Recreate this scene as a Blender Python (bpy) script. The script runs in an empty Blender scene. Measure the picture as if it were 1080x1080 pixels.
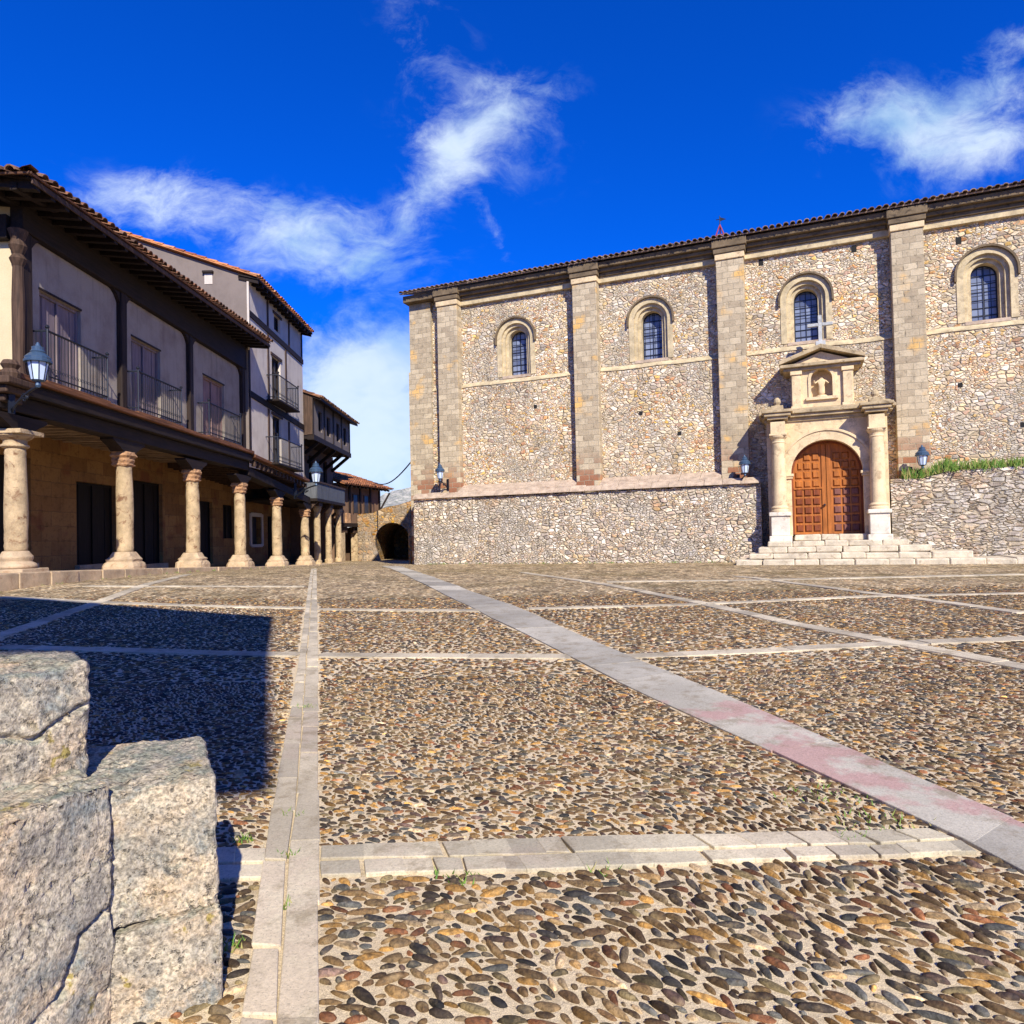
import bpy, bmesh, math, random
import numpy as np
from mathutils import Vector, Matrix

random.seed(7)
rng = np.random.default_rng(11)
R = math.radians
SC = bpy.context.scene
COL = SC.collection

# ------------------------------------------------------------------ camera
CAMZ = 1.25
FPX = 740.0                       # focal length in photo pixels (photo is 1080 square)
PITCH, ROLL, SHIFT = R(1.2), 0.022, 11.5
cam_d = bpy.data.cameras.new('camera')
cam_d.sensor_width = 36.0
cam_d.lens = 36.0 * FPX / 1080.0
cam_d.shift_y = SHIFT / 1080.0
cam_d.clip_start = 0.05
cam_d.clip_end = 3000
cam = bpy.data.objects.new('camera', cam_d)
COL.objects.link(cam)
CAMR = Matrix.Rotation(math.pi / 2 + PITCH, 3, 'X') @ Matrix.Rotation(-ROLL, 3, 'Z')
cam.matrix_world = Matrix.Translation((0, 0, CAMZ)) @ CAMR.to_4x4()
SC.camera = cam

# ------------------------------------------------------------------ light
SUN_AZ, SUN_EL = 163.4, 35.0      # clockwise from +Y
sdir = Vector((math.sin(R(SUN_AZ)) * math.cos(R(SUN_EL)), math.cos(R(SUN_AZ)) * math.cos(R(SUN_EL)), math.sin(R(SUN_EL))))
sun_d = bpy.data.lights.new('sun', 'SUN')
sun_d.energy = 5.0
sun_d.angle = R(0.5)
sun_d.color = (1.0, 0.94, 0.82)
sun = bpy.data.objects.new('sun', sun_d)
sun.rotation_euler = sdir.to_track_quat('Z', 'Y').to_euler()
COL.objects.link(sun)
SC.view_settings.view_transform = 'Standard'
SC.view_settings.look = 'None'
SC.view_settings.exposure = 0.50
SC.view_settings.gamma = 1.0

world = bpy.data.worlds.new('World')
SC.world = world
world.use_nodes = True


class NT:
    """tiny helper for node trees"""
    def __init__(self, tree):
        self.t = tree
        tree.nodes.clear()

    def n(self, typ, ins=None, **props):
        nd = self.t.nodes.new(typ)
        for k, v in props.items():
            setattr(nd, k, v)
        for k, v in (ins or {}).items():
            s = nd.inputs[k]
            if hasattr(v, 'is_linked') or isinstance(v, bpy.types.NodeSocket):
                self.t.links.new(v, s)
            else:
                s.default_value = v
        return nd

    def m(self, op, a, b=None, c=None, clamp=False):
        nd = self.t.nodes.new('ShaderNodeMath')
        nd.operation = op
        nd.use_clamp = clamp
        for i, v in enumerate((a, b, c)):
            if v is None:
                continue
            if isinstance(v, (int, float)):
                nd.inputs[i].default_value = v
            else:
                self.t.links.new(v, nd.inputs[i])
        return nd.outputs[0]

    def mix(self, fac, a, b, mode='MIX'):
        nd = self.t.nodes.new('ShaderNodeMix')
        nd.data_type = 'RGBA'
        nd.blend_type = mode
        for idx, v in ((0, fac), (6, a), (7, b)):
            if isinstance(v, (int, float)):
                nd.inputs[idx].default_value = v
            elif isinstance(v, (tuple, list)):
                nd.inputs[idx].default_value = (*v[:3], 1)
            else:
                self.t.links.new(v, nd.inputs[idx])
        return nd.outputs[2]

    def ramp(self, fac, stops, interp='LINEAR'):
        nd = self.t.nodes.new('ShaderNodeValToRGB')
        cr = nd.color_ramp
        cr.interpolation = interp
        while len(cr.elements) < len(stops):
            cr.elements.new(0.5)
        for e, (p, c) in zip(cr.elements, stops):
            e.position = p
            e.color = (*c[:3], 1) if isinstance(c, (tuple, list)) else (c, c, c, 1)
        self.t.links.new(fac, nd.inputs[0])
        return nd.outputs[0]

    def smooth(self, v, a, b, lo=0.0, hi=1.0):
        nd = self.n('ShaderNodeMapRange', {0: v, 1: a, 2: b, 3: lo, 4: hi}, interpolation_type='SMOOTHSTEP')
        return nd.outputs[0]

    def noise(self, vec, scale, detail=4.0, rough=0.55, dist=0.0):
        return self.n('ShaderNodeTexNoise', {'Vector': vec, 'Scale': scale, 'Detail': detail, 'Roughness': rough, 'Distortion': dist})


def sky_nodes():
    T = NT(world.node_tree)
    sky = T.n('ShaderNodeTexSky', sky_type='NISHITA')
    sky.sun_disc = False
    sky.sun_elevation = R(SUN_EL)
    sky.sun_rotation = R(SUN_AZ)
    sky.altitude = 1100
    sky.air_density = 1.0
    sky.dust_density = 0.3
    sky.ozone_density = 4.0
    base = T.mix(1.0, sky.outputs[0], (0.015, 0.62, 2.15), 'MULTIPLY')
    tc = T.n('ShaderNodeTexCoord')
    d = T.n('ShaderNodeSeparateXYZ', {0: tc.outputs['Generated']})
    dx, dy, dz = d.outputs
    dys = T.m('MAXIMUM', dy, 0.08)
    qx, qz = T.m('DIVIDE', dx, dys), T.m('DIVIDE', dz, dys)
    q = T.n('ShaderNodeCombineXYZ', {0: qx, 1: qz, 2: 0.0}).outputs[0]
    warp = T.noise(q, 3.0, 4, 0.6)
    qw = T.n('ShaderNodeVectorMath', {0: q, 1: T.n('ShaderNodeVectorMath', {0: T.n('ShaderNodeVectorMath', {0: warp.outputs['Color'], 1: (0.5, 0.5, 0.5)}, operation='SUBTRACT').outputs[0], 'Scale': 0.13}, operation='SCALE').outputs[0]}, operation='ADD').outputs[0]
    w = T.n('ShaderNodeSeparateXYZ', {0: qw})
    wx, wz = w.outputs[0], w.outputs[1]
    # cloud banks as directions (tan azimuth, tan elevation), half sizes, tilt, weight
    blobs = [(-0.36, 0.445, 0.24, 0.060, -0.22, 0.62), (-0.26, 0.425, 0.12, 0.060, -0.15, 0.62), (-0.52, 0.485, 0.09, 0.05, 0.0, 0.5), (-0.20, 0.37, 0.07, 0.04, -0.4, 0.3),
             (-0.20, 0.20, 0.12, 0.10, 0.2, 1.75), (-0.24, 0.08, 0.25, 0.09, 0.0, 1.2), (-0.14, 0.27, 0.05, 0.04, 0.2, 0.5),
             (-0.12, 0.50, 0.035, 0.08, -0.45, 0.62), (-0.02, 0.61, 0.10, 0.045, 0.35, 0.66), (-0.07, 0.56, 0.05, 0.05, 0.3, 0.5), (-0.13, 0.72, 0.07, 0.09, 0.3, 0.30),
             (-0.02, 0.455, 0.013, 0.09, 0.4, 0.38), (-0.02, 0.57, 0.15, 0.13, 0.0, 0.25),
             (0.54, 0.605, 0.10, 0.045, 0.15, 0.75), (0.68, 0.57, 0.13, 0.055, -0.1, 0.85), (0.74, 0.68, 0.10, 0.05, 0.5, 0.5), (0.62, 0.58, 0.22, 0.11, 0.1, 0.3)]
    total = None
    for cx, cz, a, b, th, wt in blobs:
        ex, ez = T.m('SUBTRACT', wx, cx), T.m('SUBTRACT', wz, cz)
        c, s = math.cos(th), math.sin(th)
        u = T.m('ADD', T.m('MULTIPLY', ex, c / a), T.m('MULTIPLY', ez, s / a))
        v = T.m('ADD', T.m('MULTIPLY', ex, -s / b), T.m('MULTIPLY', ez, c / b))
        r2 = T.m('ADD', T.m('MULTIPLY', u, u), T.m('MULTIPLY', v, v))
        g = T.m('MULTIPLY', T.m('EXPONENT', T.m('MULTIPLY', r2, -1.2)), wt)
        total = g if total is None else T.m('ADD', total, g)
    mp = T.n('ShaderNodeMapping', {'Vector': qw, 'Scale': (1.0, 1.5, 1.0), 'Rotation': (0, 0, 0.35)}).outputs[0]
    n1 = T.noise(mp, 8.0, 11, 0.66, 0.35).outputs[0]
    dens = T.m('ADD', total, T.m('MULTIPLY', T.m('SUBTRACT', n1, 0.5), 2.6))
    n5 = T.noise(mp, 21, 6, 0.7, 0.3).outputs[0]
    dens = T.m('ADD', dens, T.m('MULTIPLY', T.m('SUBTRACT', n5, 0.5), 0.7))
    dens = T.m('MULTIPLY', T.smooth(dens, 0.12, 1.45), T.smooth(total, 0.02, 0.4))
    front = T.smooth(dy, 0.08, 0.2)
    dens = T.m('MULTIPLY', dens, front)
    # scattered cloud elsewhere in the sky, behind the viewer
    n2 = T.noise(tc.outputs['Generated'], 2.2, 6, 0.6).outputs[0]
    back = T.m('MULTIPLY', T.m('MULTIPLY', T.smooth(n2, 0.5, 0.75), 0.35), T.smooth(dy, 0.1, -0.2))
    dens = T.m('MAXIMUM', dens, back)
    n3 = T.noise(mp, 3.2, 5, 0.6).outputs[0]
    ccol = T.mix(T.smooth(n3, 0.35, 0.65), (3.6, 6.0, 9.0), (8.2, 9.6, 11.0))
    col = T.mix(T.m('MULTIPLY', dens, 0.88, clamp=True), base, ccol)
    bg = T.n('ShaderNodeBackground', {0: col, 1: 0.072})
    out = T.n('ShaderNodeOutputWorld', {0: bg.outputs[0]})


sky_nodes()

# ------------------------------------------------------------------ materials
def lin(r, g, b):
    f = lambda c: ((c / 255 + 0.055) / 1.055) ** 2.4 if c > 10 else c / 255 / 12.92
    return (f(r), f(g), f(b))


def new_mat(name):
    m = bpy.data.materials.new(name)
    m.use_nodes = True
    T = NT(m.node_tree)
    p = T.n('ShaderNodeBsdfPrincipled')
    T.n('ShaderNodeOutputMaterial', {0: p.outputs[0]})
    T.p = p
    return m, T


def setp(T, color=None, rough=None, bump=None, bstr=0.5, bdist=0.02, metal=None, spec=None):
    p = T.p
    for key, v in (('Base Color', color), ('Roughness', rough), ('Metallic', metal), ('Specular IOR Level', spec)):
        if v is None:
            continue
        if isinstance(v, (int, float)):
            p.inputs[key].default_value = v
        elif isinstance(v, (tuple, list)):
            p.inputs[key].default_value = (*v[:3], 1)
        else:
            T.t.links.new(v, p.inputs[key])
    if bump is not None:
        b = T.n('ShaderNodeBump', {'Height': bump, 'Strength': bstr, 'Distance': bdist})
        T.t.links.new(b.outputs[0], p.inputs['Normal'])


def wall_uv(T):
    tc = T.n('ShaderNodeTexCoord')
    s = T.n('ShaderNodeSeparateXYZ', {0: tc.outputs['Object']})
    return T.n('ShaderNodeCombineXYZ', {0: T.m('ADD', s.outputs[0], s.outputs[1]), 1: s.outputs[2], 2: 0.0}).outputs[0], tc.outputs['Object'], s


def rubble(name, sx, sz, palette, mortar, mortar_w=0.10, grey=None, bright=1.0, light_cells=0.0, bump=0.7):
    m, T = new_mat(name)
    uv, ob, sep = wall_uv(T)
    w = T.noise(uv, 2.6, 3, 0.6)
    off = T.n('ShaderNodeVectorMath', {0: T.n('ShaderNodeVectorMath', {0: w.outputs['Color'], 1: (0.5, 0.5, 0.5)}, operation='SUBTRACT').outputs[0], 'Scale': 0.14}, operation='SCALE').outputs[0]
    vv = T.n('ShaderNodeVectorMath', {0: uv, 1: off}, operation='ADD').outputs[0]
    mp = T.n('ShaderNodeMapping', {'Vector': vv, 'Scale': (sx, sz, 1)}).outputs[0]
    vc = T.n('ShaderNodeTexVoronoi', {'Vector': mp, 'Scale': 1.0, 'Randomness': 0.95}, voronoi_dimensions='2D', feature='F1')
    ve = T.n('ShaderNodeTexVoronoi', {'Vector': mp, 'Scale': 1.0, 'Randomness': 0.95}, voronoi_dimensions='2D', feature='DISTANCE_TO_EDGE')
    # a second, finer course of stones shows in some places
    mp2 = T.n('ShaderNodeMapping', {'Vector': vv, 'Scale': (sx * 1.9, sz * 1.8, 1), 'Location': (3.3, 1.7, 0)}).outputs[0]
    vc2 = T.n('ShaderNodeTexVoronoi', {'Vector': mp2, 'Scale': 1.0}, voronoi_dimensions='2D', feature='F1')
    ve2 = T.n('ShaderNodeTexVoronoi', {'Vector': mp2, 'Scale': 1.0}, voronoi_dimensions='2D', feature='DISTANCE_TO_EDGE')
    pick = T.smooth(T.noise(uv, 1.3, 3, 0.7).outputs[0], 0.47, 0.53)
    cell = T.mix(pick, vc.outputs['Color'], vc2.outputs['Color'])
    edge = T.m('ADD', T.m('MULTIPLY', ve.outputs[0], T.m('SUBTRACT', 1.0, pick)), T.m('MULTIPLY', ve2.outputs[0], pick))
    cs = T.n('ShaderNodeSeparateColor', {0: cell})
    k = len(palette)
    stone = T.ramp(cs.outputs[0], [(i / k, c) for i, c in enumerate(palette)], 'CONSTANT')
    val = T.m('ADD', 0.66, T.m('MULTIPLY', cs.outputs[1], 0.6))
    stone = T.mix(0.3, stone, tuple(sum(c[i] for c in palette) / k for i in range(3)))
    fine = T.noise(ob, 26, 4, 0.7).outputs[0]
    val = T.m('MULTIPLY', val, T.m('ADD', 0.45, T.m('MULTIPLY', fine, 1.1)))
    pit = T.smooth(T.noise(uv, 15, 4, 0.7).outputs[0], 0.56, 0.66)
    val = T.m('MULTIPLY', val, T.m('SUBTRACT', 1.0, T.m('MULTIPLY', pit, 0.5)))
    stone = T.n('ShaderNodeHueSaturation', {'Color': stone, 'Value': val, 'Saturation': T.m('ADD', 0.85, T.m('MULTIPLY', cs.outputs[2], 0.55))}).outputs[0]
    if grey is not None:
        gfac = T.m('MULTIPLY', T.smooth(T.noise(uv, 0.42, 4, 0.65).outputs[0], 0.44, 0.62), 0.55)
        stone = T.mix(gfac, stone, T.mix(cs.outputs[1], (grey[0] * 0.6, grey[1] * 0.6, grey[2] * 0.6), grey))
    mw = T.m('MULTIPLY', T.m('ADD', 0.35, T.m('MULTIPLY', T.smooth(T.noise(uv, 2.2, 5, 0.7).outputs[0], 0.35, 0.7), 2.6)), mortar_w)
    ef = T.m('SUBTRACT', 1.0, T.smooth(T.m('DIVIDE', edge, mw), 0.4, 1.15))
    mort = T.mix(fine, (mortar[0] * 0.75, mortar[1] * 0.75, mortar[2] * 0.75), mortar)
    dk = T.m('MULTIPLY', T.smooth(T.noise(uv, 7.0, 4, 0.7).outputs[0], 0.50, 0.58), 0.8)
    mort = T.mix(dk, mort, (0.09, 0.075, 0.06))
    col = T.mix(ef, stone, mort)
    stain = T.noise(uv, 0.6, 5, 0.6).outputs[0]
    rust = T.m('MULTIPLY', T.smooth(T.noise(uv, 0.75, 5, 0.7).outputs[0], 0.56, 0.68), 0.5)
    col = T.mix(rust, col, T.mix(1.0, col, (1.0, 0.72, 0.48), 'MULTIPLY'))
    drip = T.noise(T.n('ShaderNodeMapping', {'Vector': uv, 'Scale': (2.6, 0.22, 1)}).outputs[0], 1.0, 5, 0.7).outputs[0]
    col = T.mix(T.m('MULTIPLY', T.smooth(drip, 0.5, 0.7), 0.45), col, T.mix(1.0, col, (0.52, 0.52, 0.53), 'MULTIPLY'))
    dirt = T.smooth(T.noise(uv, 0.35, 6, 0.75).outputs[0], 0.5, 0.64)
    col = T.mix(T.m('MULTIPLY', dirt, 0.4), col, T.mix(1.0, col, (0.62, 0.6, 0.58), 'MULTIPLY'))
    col = T.mix(1.0, col, T.mix(stain, (0.78 * bright, 0.76 * bright, 0.74 * bright), (1.2 * bright, 1.16 * bright, 1.1 * bright)), 'MULTIPLY')
    h = T.m('ADD', T.m('ADD', T.smooth(edge, 0.0, 0.22), T.m('MULTIPLY', cs.outputs[2], 0.8)), T.m('MULTIPLY', fine, 0.5))
    setp(T, col, 0.9, h, bump, 0.05, spec=0.2)
    return m


def ashlar(name, bw, rh, c1, c2, mortar, red=0.0, patches=None, mortar_w=0.012):
    m, T = new_mat(name)
    uv, ob, sep = wall_uv(T)
    w = T.noise(uv, 3.2, 4, 0.65)
    off = T.n('ShaderNodeVectorMath', {0: T.n('ShaderNodeVectorMath', {0: w.outputs['Color'], 1: (0.5, 0.5, 0.5)}, operation='SUBTRACT').outputs[0], 'Scale': 0.09}, operation='SCALE').outputs[0]
    vv = T.n('ShaderNodeVectorMath', {0: uv, 1: off}, operation='ADD').outputs[0]
    br = T.n('ShaderNodeTexBrick', {'Vector': vv, 'Color1': (0, 0, 0, 1), 'Color2': (1, 1, 1, 1), 'Mortar': (0.5, 0.5, 0.5, 1), 'Scale': 1.0, 'Mortar Size': mortar_w, 'Mortar Smooth': 0.4, 'Bias': 0.0, 'Brick Width': bw, 'Row Height': rh}, offset=0.5, squash=1.0)
    rnd = br.outputs['Color']
    col = T.mix(rnd, c1, c2)
    if patches:
        pf = T.smooth(T.noise(uv, 1.1, 2, 0.5).outputs[0], 0.56, 0.66)
        col = T.mix(T.m('MULTIPLY', pf, T.m('ADD', 0.4, T.m('MULTIPLY', rnd, 0.6))), col, patches)
    if red:
        rf = T.m('MULTIPLY', T.smooth(sep.outputs[2], red + 1.6, red + 0.2), T.smooth(rnd, 0.25, 0.55))
        col = T.mix(T.m('MULTIPLY', rf, 0.85), col, lin(150, 88, 58))
    fine = T.noise(ob, 22, 5, 0.7).outputs[0]
    stain = T.noise(uv, 0.9, 5, 0.65).outputs[0]
    col = T.mix(1.0, col, T.mix(fine, (0.7, 0.7, 0.7), (1.25, 1.25, 1.25)), 'MULTIPLY')
    col = T.mix(1.0, col, T.mix(stain, (0.7, 0.7, 0.72), (1.25, 1.22, 1.18)), 'MULTIPLY')
    spl = T.smooth(T.noise(uv, 5.0, 6, 0.78).outputs[0], 0.49, 0.66)
    drip = T.noise(T.n('ShaderNodeMapping', {'Vector': uv, 'Scale': (4, 0.3, 1)}).outputs[0], 1.0, 5, 0.7).outputs[0]
    col = T.mix(T.m('MULTIPLY', T.smooth(drip, 0.5, 0.7), 0.4), col, T.mix(1.0, col, (0.55, 0.54, 0.53), 'MULTIPLY'))
    col = T.mix(T.m('MULTIPLY', spl, 0.5), col, tuple(c * 0.45 for c in c2))
    col = T.mix(br.outputs['Fac'], col, T.mix(spl, mortar, tuple(c * 0.35 for c in mortar)))
    h = T.m('ADD', T.m('MULTIPLY', T.m('SUBTRACT', 1.0, br.outputs['Fac']), 0.7), T.m('MULTIPLY', fine, 0.6))
    setp(T, col, 0.9, h, 0.6, 0.03, spec=0.2)
    return m


def stone(name, base, var=0.35, dark=None, scale=3.0, bump=0.5, rough=0.88, bdist=0.02, lichen=None, dark_amt=0.5):
    m, T = new_mat(name)
    tc = T.n('ShaderNodeTexCoord')
    ob = tc.outputs['Object']
    a = T.noise(ob, scale, 6, 0.65).outputs[0]
    f = T.noise(ob, scale * 14, 4, 0.7).outputs[0]
    lo, hi = 1 - var, 1 + var
    col = T.mix(T.smooth(a, 0.25, 0.75), tuple(c * lo for c in base), tuple(c * hi for c in base))
    col = T.mix(1.0, col, T.mix(f, (0.72, 0.72, 0.72), (1.25, 1.25, 1.25)), 'MULTIPLY')
    if dark is not None:
        d = T.smooth(T.noise(ob, scale * 1.7, 6, 0.7, 0.6).outputs[0], 0.52, 0.68)
        col = T.mix(T.m('MULTIPLY', d, dark_amt), col, dark)
    if lichen is not None:
        l = T.smooth(T.noise(ob, scale * 2.2, 3, 0.6).outputs[0], 0.66, 0.72)
        col = T.mix(T.m('MULTIPLY', l, 0.8), col, lichen)
    setp(T, col, rough, T.m('ADD', a, T.m('MULTIPLY', f, 0.55)), bump, bdist, spec=0.25)
    return m


def wood(name, base, rough=0.75, var=0.5, axis=2, scale=6.0):
    m, T = new_mat(name)
    ob = T.n('ShaderNodeTexCoord').outputs['Object']
    sc = [scale * 3, scale * 3, scale * 3]
    sc[axis] = scale * 0.25
    g = T.noise(T.n('ShaderNodeMapping', {'Vector': ob, 'Scale': sc}).outputs[0], 1.0, 5, 0.65).outputs[0]
    b = T.noise(ob, 1.7, 4, 0.6).outputs[0]
    col = T.mix(T.smooth(g, 0.25, 0.75), tuple(c * (1 - var) for c in base), tuple(c * (1 + var) for c in base))
    col = T.mix(1.0, col, T.mix(b, (0.65, 0.65, 0.65), (1.3, 1.3, 1.3)), 'MULTIPLY')
    setp(T, col, rough, g, 0.4, 0.008, spec=0.25)
    return m


def plain(name, base, rough=0.6, metal=0.0, var=0.15):
    m, T = new_mat(name)
    ob = T.n('ShaderNodeTexCoord').outputs['Object']
    a = T.noise(ob, 9, 5, 0.65).outputs[0]
    col = T.mix(a, tuple(c * (1 - var) for c in base), tuple(c * (1 + var) for c in base))
    setp(T, col, rough, a, 0.15, 0.005, metal=metal)
    return m


def plaster(name, base, stain=(0.25, 0.2, 0.19), streak=0.5, amt=0.5):
    m, T = new_mat(name)
    tc = T.n('ShaderNodeTexCoord')
    ob = tc.outputs['Object']
    a = T.noise(ob, 1.1, 6, 0.65).outputs[0]
    v = T.noise(T.n('ShaderNodeMapping', {'Vector': ob, 'Scale': (5, 5, 0.5)}).outputs[0], 1.0, 4, 0.6).outputs[0]
    f = T.noise(ob, 30, 4, 0.7).outputs[0]
    col = T.mix(T.m('MULTIPLY', T.smooth(a, 0.4, 0.75), amt), base, stain)
    col = T.mix(T.m('MULTIPLY', T.smooth(v, 0.5, 0.75), streak * 0.5), col, tuple(c * 0.6 for c in stain))
    col = T.mix(1.0, col, T.mix(f, (0.82, 0.82, 0.82), (1.15, 1.15, 1.15)), 'MULTIPLY')
    setp(T, col, 0.92, T.m('ADD', a, T.m('MULTIPLY', f, 0.4)), 0.35, 0.015, spec=0.15)
    return m


def tiles(name, cols, dark=(0.05, 0.04, 0.035), amt=0.5):
    m, T = new_mat(name)
    g = T.n('ShaderNodeNewGeometry')
    ob = T.n('ShaderNodeTexCoord').outputs['Object']
    k = len(cols)
    col = T.ramp(g.outputs['Random Per Island'], [(i / k, c) for i, c in enumerate(cols)], 'CONSTANT')
    a = T.noise(ob, 4, 6, 0.7).outputs[0]
    col = T.mix(T.m('MULTIPLY', T.smooth(a, 0.42, 0.66), amt), col, dark)
    f = T.noise(ob, 40, 3, 0.7).outputs[0]
    col = T.mix(1.0, col, T.mix(f, (0.75, 0.75, 0.75), (1.2, 1.2, 1.2)), 'MULTIPLY')
    setp(T, col, 0.88, T.m('ADD', a, f), 0.4, 0.01, spec=0.2)
    return m


CHURCH_PAL = [lin(232, 212, 176), lin(218, 196, 164), lin(206, 160, 122), lin(240, 230, 210), lin(196, 188, 178), lin(222, 186, 122),
              lin(246, 238, 222), lin(182, 132, 104), lin(222, 208, 186), lin(170, 160, 150), lin(234, 216, 180), lin(240, 228, 206)]
TERR_PAL = [lin(212, 196, 172), lin(190, 178, 166), lin(236, 226, 208), lin(172, 150, 130), lin(220, 196, 158), lin(156, 146, 140), lin(240, 232, 218), lin(202, 176, 154)]
M = {}
M['rubble'] = rubble('church rubble', 5.4, 9.4, CHURCH_PAL, lin(206, 190, 158), 0.085, grey=lin(184, 180, 168), bright=1.0)
M['rubble_low'] = rubble('terrace rubble', 4.8, 9.0, TERR_PAL, lin(210, 198, 172), 0.095, grey=lin(202, 198, 188), bright=1.06, bump=0.9)
M['rubble_dry'] = rubble('terrace rubble grey', 3.0, 8.5, TERR_PAL, lin(200, 186, 160), 0.10, grey=lin(190, 188, 180), bright=1.02, bump=1.0)
M['rubble_arch'] = rubble('archway rubble', 2.6, 3.4, [lin(190, 150, 96), lin(170, 130, 90), lin(150, 134, 116), lin(206, 170, 116), lin(126, 112, 98), lin(180, 160, 130)], lin(170, 150, 124), 0.10, grey=lin(150, 146, 140))
M['ashlar'] = ashlar('buttress ashlar', 0.36, 0.20, lin(200, 184, 154), lin(168, 152, 126), lin(166, 152, 126), red=2.85, patches=lin(222, 178, 108))
M['ashlar_house'] = ashlar('arcade back wall', 0.85, 0.42, lin(158, 120, 74), lin(132, 96, 58), lin(118, 92, 62), patches=lin(120, 76, 52), mortar_w=0.01)
M['lime'] = stone('portal limestone', lin(214, 190, 150), 0.2, lin(140, 116, 88), 2.2, 0.45, dark_amt=0.6)
M['lime_win'] = stone('window surround stone', lin(192, 174, 138), 0.28, lin(130, 110, 88), 3.0, 0.6, dark_amt=0.6)
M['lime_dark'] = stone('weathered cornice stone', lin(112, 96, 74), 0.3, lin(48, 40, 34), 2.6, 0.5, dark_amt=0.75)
M['lime_grey'] = stone('grey cross stone', lin(176, 176, 172), 0.2, lin(120, 118, 112), 3.0, 0.4)
M['lime_mid'] = stone('weathered portal stone', lin(176, 156, 122), 0.3, lin(84, 70, 54), 2.8, 0.5, dark_amt=0.7)
M['lime_pale'] = stone('pale limestone', lin(212, 202, 184), 0.2, lin(150, 132, 108), 3.0, 0.55, dark_amt=0.55)
M['step_stone'] = stone('worn step stone', lin(204, 190, 164), 0.25, lin(140, 122, 98), 2.6, 0.8, bdist=0.03, dark_amt=0.65)
M['step'] = ashlar('step stone', 0.9, 0.6, lin(240, 228, 210), lin(222, 204, 182), lin(190, 170, 146), mortar_w=0.014)
M['weather_course'] = stone('pinkish weathering course', lin(180, 160, 138), 0.28, lin(146, 116, 94), 4.0, 0.7, dark_amt=0.7)
M['column'] = stone('arcade column stone', lin(182, 158, 122), 0.35, lin(112, 76, 52), 2.6, 0.8, bdist=0.04, dark_amt=0.9)
M['capital'] = stone('worn capital stone', lin(184, 142, 104), 0.35, lin(120, 76, 50), 5.0, 1.0, bdist=0.06, dark_amt=0.7)
M['plinth'] = stone('plinth stone', lin(186, 162, 130), 0.25, lin(150, 106, 72), 3.0, 0.8, bdist=0.04)
M['timber'] = wood('old dark timber', lin(36, 26, 21), axis=1)
M['timber_v'] = wood('old dark posts', lin(44, 33, 28), axis=2)
M['timber_brown'] = wood('brown ledge timber', lin(108, 70, 44), axis=1)
M['timber_bounce_lit'] = wood('joists with painted bounce light', lin(150, 128, 104), axis=0)  # wood tone lifted to stand in for ground light bounced onto the joists
M['timber_mid'] = wood('weathered boards', lin(74, 56, 44), axis=2)
M['shutter'] = wood('mauve grey shutters', lin(122, 108, 110), axis=2, scale=5, var=0.25)
M['shutter_warm'] = wood('warm grey shutters', lin(138, 112, 106), axis=2, scale=5, var=0.25)
M['grey_boards'] = wood('grey painted boards', lin(92, 94, 98), axis=2, var=0.3)
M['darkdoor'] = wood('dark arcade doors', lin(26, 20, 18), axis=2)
M['hole_shade'] = plain('dark interior', (0.012, 0.011, 0.010), 0.95)
M['plaster'] = plaster('rose grey plaster', lin(158, 148, 136), lin(120, 102, 92), 0.8, 0.65)
M['plaster_end'] = plaster('cream plaster', lin(204, 186, 150), lin(180, 156, 120), 0.2, 0.35)
M['plaster_grey'] = plaster('grey plaster', lin(126, 114, 106), lin(96, 86, 80), 0.3, 0.5)
M['plaster_pale'] = plaster('pale plaster', lin(206, 194, 180), lin(156, 136, 124), 0.4, 0.45)
M['plaster_brown'] = plaster('brown plaster', lin(122, 96, 76), lin(84, 62, 48), 0.5, 0.6)
M['tile_old'] = tiles('old roof tiles', [lin(120, 84, 62), lin(104, 72, 54), lin(138, 96, 70), lin(92, 68, 54), lin(150, 110, 84)], amt=0.65)
M['tile_red'] = tiles('orange roof tiles', [lin(186, 112, 66), lin(164, 96, 58), lin(196, 132, 84), lin(150, 88, 58), lin(200, 144, 104)], amt=0.5)
M['tile_mid'] = tiles('brown orange roof tiles', [lin(168, 104, 66), lin(144, 92, 64), lin(180, 120, 80), lin(128, 84, 60)], amt=0.6)
M['tile_church'] = tiles('church roof tiles', [lin(150, 128, 106), lin(132, 108, 88), lin(166, 140, 116), lin(118, 98, 82)], amt=0.6)
M['iron'] = plain('black wrought iron', lin(34, 38, 48), 0.5, 0.4)
M['iron_blue'] = plain('blue grey lantern metal', lin(62, 84, 108), 0.45, 0.3)
M['red_iron'] = plain('red painted iron', lin(150, 50, 60), 0.6, 0.0)
M['cable'] = plain('cable rubber', lin(50, 52, 58), 0.8)
m, T = new_mat('lantern glass')
setp(T, lin(190, 205, 225), 0.25)
M['lamp_glass'] = m
m, T = new_mat('window glass')
ob = T.n('ShaderNodeTexCoord').outputs['Object']
setp(T, T.mix(T.noise(ob, 3.0, 3).outputs[0], (0.012, 0.013, 0.016), (0.05, 0.055, 0.07)), 0.3, spec=0.3)
M['glass'] = m
m, T = new_mat('church leaded glass')
uv, ob, sep = wall_uv(T)
br = T.n('ShaderNodeTexBrick', {'Vector': uv, 'Color1': (0.08, 0.10, 0.17, 1), 'Color2': (0.22, 0.26, 0.36, 1), 'Mortar': (0.012, 0.012, 0.015, 1), 'Scale': 1.0, 'Mortar Size': 0.012, 'Brick Width': 0.17, 'Row Height': 0.2}, offset=0.0)  # blue-grey pane colours carry a painted reflection of the sky
setp(T, br.outputs[0], 0.35, br.outputs['Fac'], 0.4, 0.01)
M['leaded'] = m
M['door_gold'] = wood('honey church door', lin(164, 98, 44), axis=2, rough=0.55, scale=5, var=0.3)
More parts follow.
